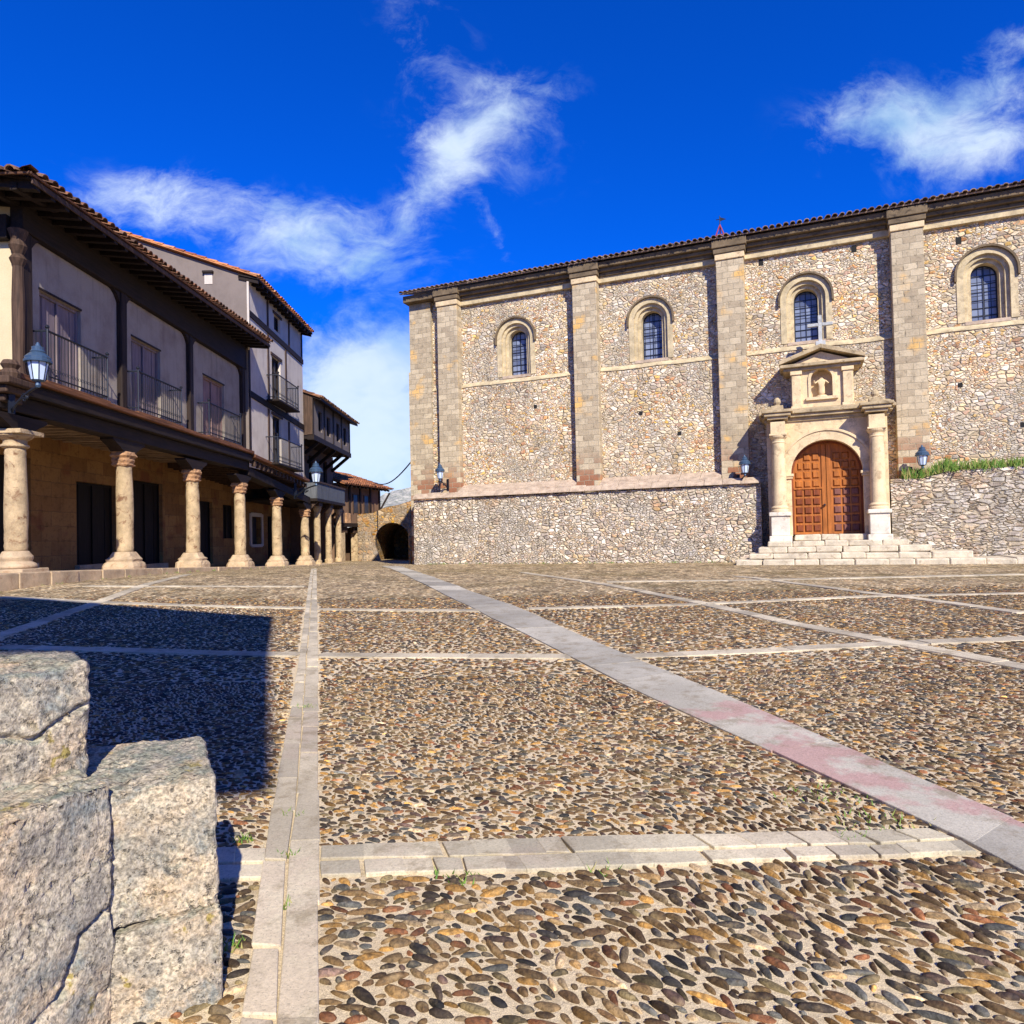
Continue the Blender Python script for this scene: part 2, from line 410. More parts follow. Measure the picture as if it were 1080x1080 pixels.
M['door_brown'] = wood('red brown door panels', lin(122, 64, 36), axis=2, rough=0.6, scale=5, var=0.35)
M['door_mauve'] = wood('faded mauve door panels', lin(118, 76, 66), axis=2, rough=0.7, scale=5, var=0.3)
m, T = new_mat('grass blades')
g = T.n('ShaderNodeNewGeometry')
setp(T, T.ramp(g.outputs['Random Per Island'], [(0, (0.06, 0.16, 0.012)), (0.5, (0.13, 0.23, 0.02)), (0.8, (0.24, 0.24, 0.06)), (1, (0.34, 0.29, 0.1))]), 0.7)
M['grass'] = m

# ground: mortar bed near, cobble pattern farther away
PEB = [lin(86, 66, 44), lin(150, 114, 60), lin(120, 96, 62), lin(80, 80, 76), lin(88, 70, 62), lin(108, 70, 44), lin(54, 51, 49), lin(104, 92, 64),
       lin(156, 136, 106), lin(94, 74, 48), lin(64, 54, 44), lin(128, 106, 74)]
PEB_DIST = 11.0


def ground_mat():
    m, T = new_mat('cobbled ground')
    ob = T.n('ShaderNodeTexCoord').outputs['Object']
    s = T.n('ShaderNodeSeparateXYZ', {0: ob})
    n1 = T.noise(ob, 2.2, 5, 0.6).outputs[0]
    n2 = T.noise(ob, 60, 4, 0.7).outputs[0]
    n3 = T.noise(ob, 0.33, 4, 0.6).outputs[0]
    mort = T.mix(n1, lin(210, 188, 150), lin(232, 216, 184))
    mort = T.mix(1.0, mort, T.mix(n2, (0.68, 0.67, 0.66), (1.25, 1.25, 1.25)), 'MULTIPLY')
    grit = T.noise(ob, 260, 3, 0.8).outputs[0]
    mort = T.mix(1.0, mort, T.mix(T.smooth(grit, 0.3, 0.7), (0.62, 0.6, 0.58), (1.25, 1.25, 1.25)), 'MULTIPLY')
    n4 = T.noise(ob, 9, 6, 0.7).outputs[0]
    mort = T.mix(T.m('MULTIPLY', T.smooth(n4, 0.5, 0.7), 0.5), mort, lin(146, 122, 84))
    moss = T.m('MULTIPLY', T.smooth(T.noise(ob, 0.9, 5, 0.7).outputs[0], 0.55, 0.7), T.smooth(n3, 0.4, 0.6))
    mort = T.mix(T.m('MULTIPLY', moss, 0.85), mort, lin(104, 94, 44))
    w = T.noise(ob, 1.4, 3)
    vv = T.n('ShaderNodeVectorMath', {0: ob, 1: T.n('ShaderNodeVectorMath', {0: w.outputs['Color'], 'Scale': 0.35}, operation='SCALE').outputs[0]}, operation='ADD').outputs[0]
    mp = T.n('ShaderNodeMapping', {'Vector': vv, 'Scale': (14, 23, 0)}).outputs[0]
    vc = T.n('ShaderNodeTexVoronoi', {'Vector': mp, 'Scale': 1.0}, voronoi_dimensions='2D')
    cs = T.n('ShaderNodeSeparateColor', {0: vc.outputs['Color']})
    k = len(PEB)
    pc = T.ramp(cs.outputs[0], [(i / k, c) for i, c in enumerate(PEB)], 'CONSTANT')
    pc = T.mix(1.0, pc, T.mix(cs.outputs[1], (0.7, 0.7, 0.7), (1.3, 1.3, 1.3)), 'MULTIPLY')
    mask = T.smooth(vc.outputs['Distance'], 0.62, 0.42)
    far = T.mix(T.m('MULTIPLY', mask, 0.85), mort, pc)
    # coarse clumps so that the far paving keeps its speckle
    mp2 = T.n('ShaderNodeMapping', {'Vector': vv, 'Scale': (7.0, 2.6, 0)}).outputs[0]
    v2 = T.n('ShaderNodeTexVoronoi', {'Vector': mp2, 'Scale': 1.0}, voronoi_dimensions='2D')
    c2 = T.n('ShaderNodeSeparateColor', {0: v2.outputs['Color']})
    far = T.mix(1.0, far, T.mix(c2.outputs[0], (0.62, 0.59, 0.53), (1.5, 1.45, 1.34)), 'MULTIPLY')
    far = T.mix(T.m('MULTIPLY', T.smooth(n3, 0.45, 0.68), 0.4), far, lin(112, 98, 54))
    yfac = T.smooth(T.m('ADD', s.outputs[1], T.m('MULTIPLY', T.noise(ob, 3, 3).outputs[0], 1.0)), PEB_DIST - 0.1, PEB_DIST + 0.9)
    side = T.smooth(T.m('SUBTRACT', T.m('ABSOLUTE', s.outputs[0]), T.m('MULTIPLY', s.outputs[1], 0.8)), 1.5, 1.65)
    yfac = T.m('MAXIMUM', yfac, side)
    col = T.mix(yfac, mort, far)
    h = T.m('ADD', T.m('ADD', T.m('MULTIPLY', n2, 0.5), T.m('MULTIPLY', grit, 0.35)), T.m('MULTIPLY', T.m('MULTIPLY', mask, yfac), 2.0))
    setp(T, col, 0.92, h, 0.7, 0.015, spec=0.2)
    return m


M['ground'] = ground_mat()
m, T = new_mat('river pebbles')
ob = T.n('ShaderNodeTexCoord').outputs['Object']
at = T.n('ShaderNodeAttribute', attribute_name='col')
f = T.noise(ob, 70, 5, 0.75, 0.8).outputs[0]
f2 = T.noise(ob, 24, 4, 0.65, 1.2).outputs[0]
pc = T.mix(1.0, at.outputs['Color'], T.mix(T.smooth(f, 0.3, 0.7), (0.38, 0.37, 0.36), (1.35, 1.3, 1.24)), 'MULTIPLY')
pc = T.mix(T.m('MULTIPLY', T.smooth(f2, 0.5, 0.64), 0.6), pc, T.mix(1.0, pc, (0.45, 0.42, 0.4), 'MULTIPLY'))
dust = T.m('MULTIPLY', T.smooth(T.noise(ob, 13, 6, 0.75).outputs[0], 0.5, 0.72), 0.45)
pc = T.mix(dust, pc, lin(176, 152, 110))
setp(T, pc, T.m('ADD', 0.5, T.m('MULTIPLY', f, 0.35)), T.m('ADD', f, f2), 0.5, 0.008, spec=0.35)
M['pebble'] = m


def granite(name, base, pink=0.0, joints=None):
    m, T = new_mat(name)
    g = T.n('ShaderNodeNewGeometry')
    ob = T.n('ShaderNodeTexCoord').outputs['Object']
    a = T.noise(ob, 1.6, 5, 0.6).outputs[0]
    f = T.noise(ob, 85, 3, 0.8).outputs[0]
    col = T.mix(T.smooth(a, 0.3, 0.7), tuple(c * 0.8 for c in base), tuple(c * 1.12 for c in base))
    ri = g.outputs['Random Per Island']
    col = T.mix(1.0, col, T.mix(ri, (0.66, 0.65, 0.64), (1.2, 1.17, 1.1)), 'MULTIPLY')
    if pink:
        pf = T.m('MULTIPLY', T.m('MULTIPLY', T.smooth(T.noise(ob, 1.5, 5, 0.65).outputs[0], 0.48, 0.56), pink), T.smooth(T.n('ShaderNodeSeparateXYZ', {0: ob}).outputs[1], 5.6, 4.4))
        col = T.mix(pf, col, lin(182, 140, 132))
    gr = T.m('MULTIPLY', T.smooth(T.noise(ob, 7, 6, 0.75).outputs[0], 0.48, 0.66), 0.55)
    col = T.mix(gr, col, lin(128, 112, 84))
    sp = T.smooth(T.noise(ob, 150, 2, 0.6).outputs[0], 0.6, 0.68)
    col = T.mix(T.m('MULTIPLY', sp, 0.45), col, (0.12, 0.11, 0.1))
    col = T.mix(1.0, col, T.mix(f, (0.55, 0.55, 0.55), (1.4, 1.4, 1.4)), 'MULTIPLY')
    setp(T, col, 0.85, T.m('ADD', a, f), 0.35, 0.006, spec=0.25)
    return m


M['granite'] = granite('granite strip', lin(200, 188, 164), 0.12)
M['sett'] = granite('granite setts', lin(200, 190, 166), 0.1)
M['concrete'] = granite('concrete strip', lin(184, 178, 164), 0.75)
M['block'] = None


def block_mat():
    m, T = new_mat('lichened sandstone block')
    ob = T.n('ShaderNodeTexCoord').outputs['Object']
    g = T.n('ShaderNodeNewGeometry')
    a = T.noise(ob, 3.2, 6, 0.65).outputs[0]
    b = T.noise(ob, 9, 6, 0.7, 0.4).outputs[0]
    f = T.noise(T.n('ShaderNodeMapping', {'Vector': ob, 'Rotation': (0.5, 0.6, 0.3), 'Scale': (1, 1.15, 1)}).outputs[0], 95, 3, 0.7).outputs[0]
    base = T.mix(T.smooth(b, 0.4, 0.6), lin(146, 138, 124), lin(180, 168, 146))
    col = T.mix(T.m('MULTIPLY', T.smooth(a, 0.46, 0.64), 0.6), base, lin(206, 176, 138))
    col = T.mix(T.m('MULTIPLY', T.smooth(T.noise(ob, 5.5, 6, 0.7, 0.4).outputs[0], 0.52, 0.66), 0.7), col, lin(108, 118, 118))
    up = T.n('ShaderNodeSeparateXYZ', {0: g.outputs['Normal']}).outputs[2]
    lic = T.m('MULTIPLY', T.smooth(up, 0.0, 0.7), T.smooth(T.noise(ob, 14, 5, 0.7).outputs[0], 0.4, 0.6))
    col = T.mix(T.m('MULTIPLY', lic, 0.6), col, lin(112, 122, 108))
    yel = T.m('MULTIPLY', T.smooth(T.noise(ob, 13, 4, 0.6).outputs[0], 0.63, 0.68), T.smooth(T.noise(ob, 3.0, 2).outputs[0], 0.42, 0.55))
    col = T.mix(T.m('MULTIPLY', yel, 0.75), col, lin(132, 116, 34))
    col = T.mix(1.0, col, T.mix(T.smooth(f, 0.3, 0.7), (0.5, 0.5, 0.5), (1.4, 1.4, 1.4)), 'MULTIPLY')
    pits = T.smooth(T.noise(ob, 42, 4, 0.7).outputs[0], 0.57, 0.68)
    col = T.mix(T.m('MULTIPLY', pits, 0.6), col, (0.06, 0.055, 0.05))
    f = T.m('SUBTRACT', f, pits)
    setp(T, col, 0.93, T.m('ADD', T.m('MULTIPLY', b, 0.6), T.m('MULTIPLY', f, 0.7)), 0.85, 0.008, spec=0.2)
    return m


M['block'] = block_mat()
m, T = new_mat('far hillside')
ob = T.n('ShaderNodeTexCoord').outputs['Object']
a = T.noise(ob, 0.22, 8, 0.75).outputs[0]
b = T.noise(ob, 0.9, 5, 0.7).outputs[0]
setp(T, T.mix(T.smooth(b, 0.4, 0.6), T.mix(a, lin(96, 104, 92), lin(150, 150, 136)), lin(182, 176, 160)), 0.95, b, 0.6, 0.6)
M['hill'] = m

# ------------------------------------------------------------------ builders
class MB:
    """collects boxes, prisms, tubes and lathes into one mesh"""
    def __init__(self):
        self.v, self.f = [], []

    def add(self, vs, fs):
        o = len(self.v)
        self.v += [tuple(p) for p in vs]
        self.f += [tuple(i + o for i in q) for q in fs]
        return self

    def hexa(self, p):
        return self.add(p, [(0, 3, 2, 1), (4, 5, 6, 7), (0, 1, 5, 4), (1, 2, 6, 5), (2, 3, 7, 6), (3, 0, 4, 7)])

    def box(self, x0, x1, y0, y1, z0, z1):
        return self.hexa([(x0, y0, z0), (x1, y0, z0), (x1, y1, z0), (x0, y1, z0), (x0, y0, z1), (x1, y0, z1), (x1, y1, z1), (x0, y1, z1)])

    def ybeam(self, x0, x1, y0, y1, b0, t0, b1, t1):
        return self.hexa([(x0, y0, b0), (x1, y0, b0), (x1, y1, b1), (x0, y1, b1), (x0, y0, t0), (x1, y0, t0), (x1, y1, t1), (x0, y1, t1)])

    def bar(self, a, b, w, h=None, up=(0, 0, 1)):
        h = h or w
        a, b = Vector(a), Vector(b)
        d = (b - a).normalized()
        u = Vector(up)
        if abs(d.dot(u)) > 0.98:
            u = Vector((1, 0, 0))
        s = d.cross(u).normalized() * (w / 2)
        t = s.cross(d).normalized() * (h / 2)
        return self.hexa([a - s - t, a + s - t, b + s - t, b - s - t, a - s + t, a + s + t, b + s + t, b - s + t])

    def tube(self, pts, r, n=8, cap=True):
        pts = [Vector(p) for p in pts]
        rs = r if isinstance(r, (list, tuple)) else [r] * len(pts)
        vs, fs = [], []
        for i, p in enumerate(pts):
            d = (pts[min(i + 1, len(pts) - 1)] - pts[max(i - 1, 0)]).normalized()
            u = Vector((0, 0, 1)) if abs(d.z) < 0.95 else Vector((1, 0, 0))
            s = d.cross(u).normalized()
            t = s.cross(d)
            for k in range(n):
                a = 2 * math.pi * k / n
                vs.append(p + (s * math.cos(a) + t * math.sin(a)) * rs[i])
        for i in range(len(pts) - 1):
            for k in range(n):
                fs.append((i * n + k, i * n + (k + 1) % n, (i + 1) * n + (k + 1) % n, (i + 1) * n + k))
        if cap:
            fs.append(tuple(range(n - 1, -1, -1)))
            fs.append(tuple((len(pts) - 1) * n + k for k in range(n)))
        return self.add(vs, fs)

    def lathe(self, prof, cx, cy, n=24, z=0, sq=0.0, jit=0.0):
        """prof: list of (radius, height); sq = 1 makes it four-sided"""
        vs, fs = [], []
        for r, h in prof:
            for k in range(n):
                a = 2 * math.pi * (k + 0.5) / n
                rr = r
                if sq:
                    rr = r / max(abs(math.cos(a)), abs(math.sin(a))) * sq + r * (1 - sq)
                rr *= 1 + random.uniform(-jit, jit)
                vs.append((cx + rr * math.cos(a), cy + rr * math.sin(a), z + h))
        for i in range(len(prof) - 1):
            for k in range(n):
                fs.append((i * n + k, i * n + (k + 1) % n, (i + 1) * n + (k + 1) % n, (i + 1) * n + k))
        fs.append(tuple(range(n - 1, -1, -1)))
        fs.append(tuple((len(prof) - 1) * n + k for k in range(n)))
        return self.add(vs, fs)

    def prism_y(self, poly, y0, y1):
        """poly in (x, z), pushed from y0 to y1"""
        n = len(poly)
        vs = [(x, y0, z) for x, z in poly] + [(x, y1, z) for x, z in poly]
        fs = [tuple(range(n)), tuple(range(2 * n - 1, n - 1, -1))] + [((i + 1) % n, i, n + i, n + (i + 1) % n) for i in range(n)]
        return self.add(vs, fs)

    def prism_x(self, poly, x0, x1):
        n = len(poly)
        vs = [(x0, y, z) for y, z in poly] + [(x1, y, z) for y, z in poly]
        fs = [tuple(range(n)), tuple(range(2 * n - 1, n - 1, -1))] + [((i + 1) % n, i, n + i, n + (i + 1) % n) for i in range(n)]
        return self.add(vs, fs)

    def ring_y(self, outer, inner, y0, y1):
        """face band between two open outlines in (x, z) at y0, with reveals on the inner side to y1 and the outer side to y1"""
        n = len(outer)
        vs = [(x, y0, z) for x, z in outer] + [(x, y0, z) for x, z in inner] + [(x, y1, z) for x, z in inner] + [(x, y1, z) for x, z in outer]
        fs = []
        for i in range(n - 1):
            fs.append((i, i + 1, n + i + 1, n + i))
            fs.append((n + i, n + i + 1, 2 * n + i + 1, 2 * n + i))
            fs.append((3 * n + i, 3 * n + i + 1, i + 1, i))
        for e in (0, n - 1):
            fs.append((e, n + e, 2 * n + e, 3 * n + e))
        return self.add(vs, fs)

    def xf(self, mat):
        self.v = [tuple(mat @ Vector(p)) for p in self.v]
        return self

    def jitter(self, a):
        d = {}
        out = []
        for p in self.v:
            k = (round(p[0], 4), round(p[1], 4), round(p[2], 4))
            if k not in d:
                d[k] = tuple(c + random.uniform(-a, a) for c in p)
            out.append(d[k])
        self.v = out
        return self


ROOTM = {}


def tag(o, label=None, cat=None, group=None, kind=None):
    if label:
        o['label'] = label
    if cat:
        o['category'] = cat
    if group:
        o['group'] = group
    if kind:
        o['kind'] = kind
    return o


def thing(name, label, cat, loc=(0, 0, 0), rz=0.0, group=None):
    o = bpy.data.objects.new(name, None)
    o.empty_display_size = 0.3
    o.location = loc
    o.rotation_euler = (0, 0, rz)
    COL.objects.link(o)
    ROOTM[o] = (Matrix.Translation(loc) @ Matrix.Rotation(rz, 4, 'Z')).inverted()
    return tag(o, label, cat, group)


def obj(name, mb, mat, parent=None, local=False, smooth=False, bevel=0.0, fix=True):
    """link the collected shape as one mesh object; world coordinates are turned into the parent's"""
    me = bpy.data.meshes.new(name)
    v = mb.v
    if parent is not None:
        inv = ROOTM[parent]
        if not local:
            v = [tuple(inv @ Vector(p)) for p in v]
    me.from_pydata(v, [], mb.f)
    if fix:
        b = bmesh.new()
        b.from_mesh(me)
        bmesh.ops.recalc_face_normals(b, faces=b.faces)
        b.to_mesh(me)
        b.free()
    me.materials.append(mat)
    if smooth:
        for p in me.polygons:
            p.use_smooth = True
    o = bpy.data.objects.new(name, me)
    COL.objects.link(o)
    if parent is not None:
        o.parent = parent
        ROOTM[o] = ROOTM[parent]
    if bevel:
        md = o.modifiers.new('bevel', 'BEVEL')
        md.width = bevel
        md.segments = 2
        md.limit_method = 'ANGLE'
        md.angle_limit = R(40)
    return o


def copy_tree(o, parent=None):
    c = o.copy()
    COL.objects.link(c)
    if parent is not None:
        c.parent = parent
    for ch in list(o.children):
        copy_tree(ch, c)
    return c


def panel_mb(outer, holes, depth, axis='y', front=0.0):
    """flat wall in (a, z) with holes, and reveals of the given depth. axis y: a is x and the face looks to -y; axis x: a is y and the face looks to +x"""
    b = bmesh.new()
    edges = []
    for loop in [outer] + holes:
        vs = [b.verts.new((p[0], 0, p[1])) for p in loop]
        for i in range(len(vs)):
            edges.append(b.edges.new((vs[i], vs[(i + 1) % len(vs)])))
    bmesh.ops.triangle_fill(b, use_beauty=True, edges=edges)
    b.verts.index_update()
    mb = MB()
    conv = (lambda a, d, z: (a, front + d, z)) if axis == 'y' else (lambda a, d, z: (front - d, a, z))
    mb.add([conv(v.co.x, 0, v.co.z) for v in b.verts], [tuple(v.index for v in f.verts) for f in b.faces])
    b.free()
    for loop in holes:
        n = len(loop)
        mb.add([conv(p[0], 0, p[1]) for p in loop] + [conv(p[0], depth, p[1]) for p in loop], [(i, (i + 1) % n, n + (i + 1) % n, n + i) for i in range(n)])
    return mb


def arch_pts(cx, hw, z0, zs, n=14, closed=True, rise=None):
    """outline of a round-headed opening, from the left foot over the head to the right foot"""
    rise = rise or hw
    pts = [(cx - hw, z0)]
    for i in range(n + 1):
        a = math.pi - math.pi * i / n
        pts.append((cx + hw * math.cos(a), zs + rise * math.sin(a)))
    pts.append((cx + hw, z0))
    return pts


def rect_pts(a0, a1, z0, z1):
    return [(a0, z0), (a0, z1), (a1, z1), (a1, z0)]


def tile_roof(o, along, up, length, slope, tw=0.235, tl=0.42, rows=None, under=0.035, seg=5, hip0=0.0):
    """barrel tile roof: o = eave corner, along = unit vector on the eave, up = unit vector up the slope"""
    o, along, up = Vector(o), Vector(along).normalized(), Vector(up).normalized()
    nrm = along.cross(up).normalized()
    if nrm.z < 0:
        nrm = -nrm
    mb = MB()
    a, b = o + up * 0.03, o + along * length + up * 0.03
    c, d = b + up * (slope - 0.03), a + up * (slope - 0.03) + along * (hip0 * slope)
    mb.hexa([a - nrm * under, b - nrm * under, c - nrm * under, d - nrm * under, a, b, c, d])
    n = max(1, int(length / tw))
    tw = length / n
    nr = int(slope / tl) if rows is None else rows
    for i in range(n):
        for j in range(nr):
            if tw * (i + .5) < hip0 * tl * (j + .6):
                continue
            r0 = tw * 0.40 * random.uniform(0.93, 1.07)
            base = o + along * (tw * (i + 0.5) + random.uniform(-0.012, 0.012)) + up * (tl * j - 0.05 + random.uniform(-0.02, 0.02))
            tilt = random.uniform(-0.02, 0.02)
            vs = []
            for k, (dist, lift, rr) in enumerate(((0.0, 0.035, r0), (tl + 0.06, 0.005, r0 * 0.85))):
                for q in range(seg + 1):
                    ang = math.pi * q / seg
                    vs.append(base + along * (math.cos(ang) * rr + tilt * dist) + nrm * (math.sin(ang) * rr * 0.85 + lift) + up * dist)
            for q in range(seg + 1):       # thickness at the lower end
                ang = math.pi * q / seg
                vs.append(base + along * (math.cos(ang) * r0 * 0.8) + nrm * (math.sin(ang) * r0 * 0.66 + 0.03))
            s = seg + 1
            fs = [(q, q + 1, s + q + 1, s + q) for q in range(seg)] + [(2 * s + q, 2 * s + q + 1, q + 1, q) for q in range(seg)]
            mb.add(vs, fs)
    return mb


# ------------------------------------------------------------------ ground shape
def sst(t):
    t = min(1.0, max(0.0, t))
    return t * t * (3 - 2 * t)


GL = ([-500, 0, 6, 14, 18, 22, 26, 34, 45, 60], [0, 0, .2, .5, .5, .41, .30, .10, 0, 0])
GR = ([-500, 0, 5, 10, 14, 28, 40, 43, 60], [0, 0, .13, .25, .3, .3, 0, -.2, -.3])


def gz(x, y):
    l, r = np.interp(y, *GL), np.interp(y, *GR)
    t = np.clip((-np.asarray(x) - 1) / 8, 0, 1)
    t = t * t * (3 - 2 * t)
    return r * (1 - t) + l * t


def g1(x, y):
    return float(gz(x, y))


def ground_at(px, py):
    """point of the plaza seen at a photo pixel"""
    d = CAMR @ Vector(((px - 540) / FPX, -(py - 540 - SHIFT) / FPX, -1))
    t = 5.0
    for _ in range(60):
        z = g1(d.x * t, d.y * t)
        t = 0.5 * t + 0.5 * (z - CAMZ) / d.z
    return (d.x * t, d.y * t)


# one sheet for the whole ground
def ground():
    xs = np.concatenate([[-600, -200, -80, -40, -25], np.arange(-16, 24.01, 0.4), [32, 60, 200, 600]])
    ys = np.concatenate([[-600, -200, -60, -20, -6], np.arange(-2, 52.01, 0.4), [60, 80, 120, 300, 1200]])
    X, Y = np.meshgrid(xs, ys)
    Z = gz(X, Y)
    v = np.stack([X.ravel(), Y.ravel(), Z.ravel()], 1)
    nx, ny = len(xs), len(ys)
    f = [(j * nx + i, j * nx + i + 1, (j + 1) * nx + i + 1, (j + 1) * nx + i) for j in range(ny - 1) for i in range(nx - 1)]
    mb = MB()
    mb.v, mb.f = [tuple(p) for p in v.tolist()], f
    o = obj('ground', mb, M['ground'], smooth=True, fix=False)
    tag(o, 'tan mortar ground of the cobbled square', kind='structure')


ground()

# ---- stone strips laid in the cobbles: real widths, followed over the ground
STRIPS = []          # polygons, kept free of pebbles


def densify(pts, step):
    out = []
    for (x0, y0), (x1, y1) in zip(pts[:-1], pts[1:]):
        n = max(1, int(math.hypot(x1 - x0, y1 - y0) / step))
        out += [(x0 + (x1 - x0) * i / n, y0 + (y1 - y0) * i / n) for i in range(n)]
    return out + [pts[-1]]


def resample(pts, n):
    p = np.array(pts)
    d = np.concatenate([[0], np.cumsum(np.hypot(*np.diff(p, axis=0).T))])
    t = np.linspace(0, d[-1], n)
    return np.stack([np.interp(t, d, p[:, 0]), np.interp(t, d, p[:, 1])], 1)


def slab(mb, quad, h, gap=0.004, jit=0.006):
    c = np.mean(quad, 0)
    vs = []
    for q in quad:
        e = q + (c - q) / max(1e-6, np.linalg.norm(c - q)) * gap
        vs.append((e[0] + random.uniform(-jit, jit), e[1] + random.uniform(-jit, jit)))
    dz = random.uniform(-0.004, 0.003)
    top = [(x, y, g1(x, y) + h + dz) for x, y in vs]
    bot = [(x, y, g1(x, y) - 0.03) for x, y in vs]
    mb.hexa(bot + top)


def strip_slabs(name, label, left, right, mat, piece, h=0.016, var=0.35, gap=0.004, skew=0.0, bevel=0.004, wob=0.0):
    """stone pieces laid between two edges given on the ground"""
    L = sum(math.hypot(b[0] - a[0], b[1] - a[1]) for a, b in zip(left[:-1], left[1:]))
    n = max(8, int(L / 0.05))
    A, B = resample(left, n), resample(right, n)
    if wob:
        for E in (A, B):
            k = np.convolve(rng.normal(0, 1, n + 14), np.ones(15) / 15 ** .5, 'valid')[:n]
            E[:, 1] += k * wob + np.repeat(rng.normal(0, wob * .8, n // 40 + 1), 40)[:n]
    STRIPS.append(np.concatenate([A, B[::-1]]))
    mb = MB()
    pos = 0.0
    while pos < 1 - 1e-6:
        st = piece / L * random.uniform(1 - var, 1 + var)
        e = min(1.0, pos + st)
        i0, i1 = int(pos * (n - 1)), max(int(pos * (n - 1)) + 1, int(round(e * (n - 1))))
        i1 = min(i1, n - 1)
        if i1 > i0:
            slab(mb, np.array([A[i0], A[i1], B[min(n - 1, i1)], B[i0]]), h, gap)
        pos = e
    o = obj(name, mb, mat, bevel=bevel)
    return tag(o, label, kind='structure')


def G(pts):
    return [ground_at(*p) for p in pts]


mid = G([(286, 1200), (290, 1080), (303, 909), (311, 854), (320, 738), (326, 660), (331, 600)])
strip_slabs('paving_strip', 'left row of long pale granite slabs running away from the viewer', G([(238, 1200), (255, 1080), (282, 886), (316, 691), (328.5, 600)]), mid, M['granite'], 0.42, gap=0.008)
strip_slabs('paving_strip', 'right row of long pale granite slabs running away from the viewer', [(x + 0.006, y) for x, y in mid], G([(338, 1200), (337, 1080), (336, 886), (335.5, 691), (334, 600)]), M['granite'], 0.5, gap=0.008)

top = [(150, 901), (280, 896.5), (338, 894.5), (594, 885.6), (780, 882), (947, 878), (985, 876)]
bot = [(150, 934), (280, 929), (338, 926), (594, 920), (780, 911), (947, 906), (1035, 902)]
mdl = [(150, 917), (280, 912.5), (338, 909.5), (594, 903), (780, 897), (947, 892.5), (1010, 889)]


def cut(poly, x0, x1):
    xs = [p[0] for p in poly]
    ys = [p[1] for p in poly]
    pts = [x0] + [x for x in xs if x0 < x < x1] + [x1]
    return [(x, float(np.interp(x, xs, ys))) for x in pts]


for x0, x1 in ((150, 281), (337.5, 1012)):
    xt = x1 - 32 if x1 > 900 else x1
    strip_slabs('paving_strip', 'far row of granite setts in the strip crossing the foreground cobbles', G(cut(top, x0, xt)), G(cut(mdl, x0, x1)), M['sett'], 0.14, gap=0.007)
    strip_slabs('paving_strip', 'near row of granite setts in the strip crossing the foreground cobbles', [(x, y - 0.008) for x, y in G(cut(mdl, x0, x1))], G(cut(bot, x0, x1 + (20 if x1 > 900 else 0))), M['sett'], 0.15, gap=0.007)

cb = [(402, 597.5), (412, 600), (470, 628.5), (534, 660), (622, 704), (711, 747.5), (780, 777), (820, 797), (880, 824), (947, 851), (1010, 884), (1080, 921), (1200, 985), (1400, 1092)]
ct = [(424, 597.5), (430, 600), (500, 625), (551, 643), (587, 660), (640, 683), (700, 708), (780, 742), (820, 757), (893, 788), (950, 815), (1013, 841), (1080, 870), (1200, 925), (1400, 1017)]
strip_slabs('concrete_strip', 'broad grey and pink concrete band running diagonally across the cobbles', G(cb), G(ct), M['concrete'], 0.95, h=0.015, gap=0.002, var=0.45, wob=0.03)


def line_strip(name, label, pix, width, mat, piece=0.45, h=0.013):
    p = np.array(densify(G(pix), 0.3))
    d = np.gradient(p, axis=0)
    d /= np.linalg.norm(d, axis=1)[:, None]
    nrm = np.stack([-d[:, 1], d[:, 0]], 1) * width / 2
    return strip_slabs(name, label, (p + nrm).tolist(), (p - nrm).tolist(), mat, piece, h=h, gap=0.003)


for px, wd, lb in [
    ([(0, 683), (78, 685), (286, 690.5), (316, 691)], 0.20, 'thin pale strip crossing the shadowed cobbles at left'),
    ([(336, 691.5), (602, 693)], 0.20, 'thin pale strip between the slab rows and the concrete band'),
    ([(655, 693), (803, 687), (940, 679.5), (1080, 674), (1200, 669), (1500, 656)], 0.20, 'thin pale strip right of the concrete band, nearer of two'),
    ([(0, 630), (104, 635.5), (185, 638.5), (321, 642)], 0.20, 'thin pale strip crossing in front of the arcade'),
    ([(335, 643), (513, 644.5)], 0.20, 'thin pale strip farther off between the slab rows and the concrete band'),
    ([(558, 642.5), (727, 638), (916, 629.5), (1080, 626), (1200, 623), (1500, 615)], 0.20, 'thin pale strip right of the concrete band, farther of two'),
    ([(90, 618.5), (141, 619), (322, 619)], 0.20, 'thin pale strip close before the arcade columns'),
    ([(-60, 692), (0, 671), (104, 635.5), (198, 606)], 0.20, 'pale strip slanting from the left towards the arcade'),
    ([(551, 604), (652, 619), (715, 631.6), (841, 659), (954, 680), (1080, 704), (1200, 727), (1500, 785)], 0.20, 'long pale strip slanting across the right of the square'),
    ([(778, 608), (904, 624), (1080, 647)], 0.2, 'pale strip slanting before the church steps'),
    ([(640, 614), (800, 612), (1080, 606)], 0.3, 'pale strip lying along the foot of the church steps')]:
    line_strip('paving_strip', lb, px, wd, M['granite'])


# ---- river pebbles set in the mortar
def inside(poly, P):
    x, y = P[:, 0], P[:, 1]
    r = np.zeros(len(P), bool)
    a, b = poly, np.roll(poly, -1, 0)
    for (x0, y0), (x1, y1) in zip(a, b):
        c = ((y0 > y) != (y1 > y))
        if not c.any():
            continue
        xi = (x1 - x0) * (y - y0) / (y1 - y0 + 1e-12) + x0
        r ^= c & (x < xi)
    return r


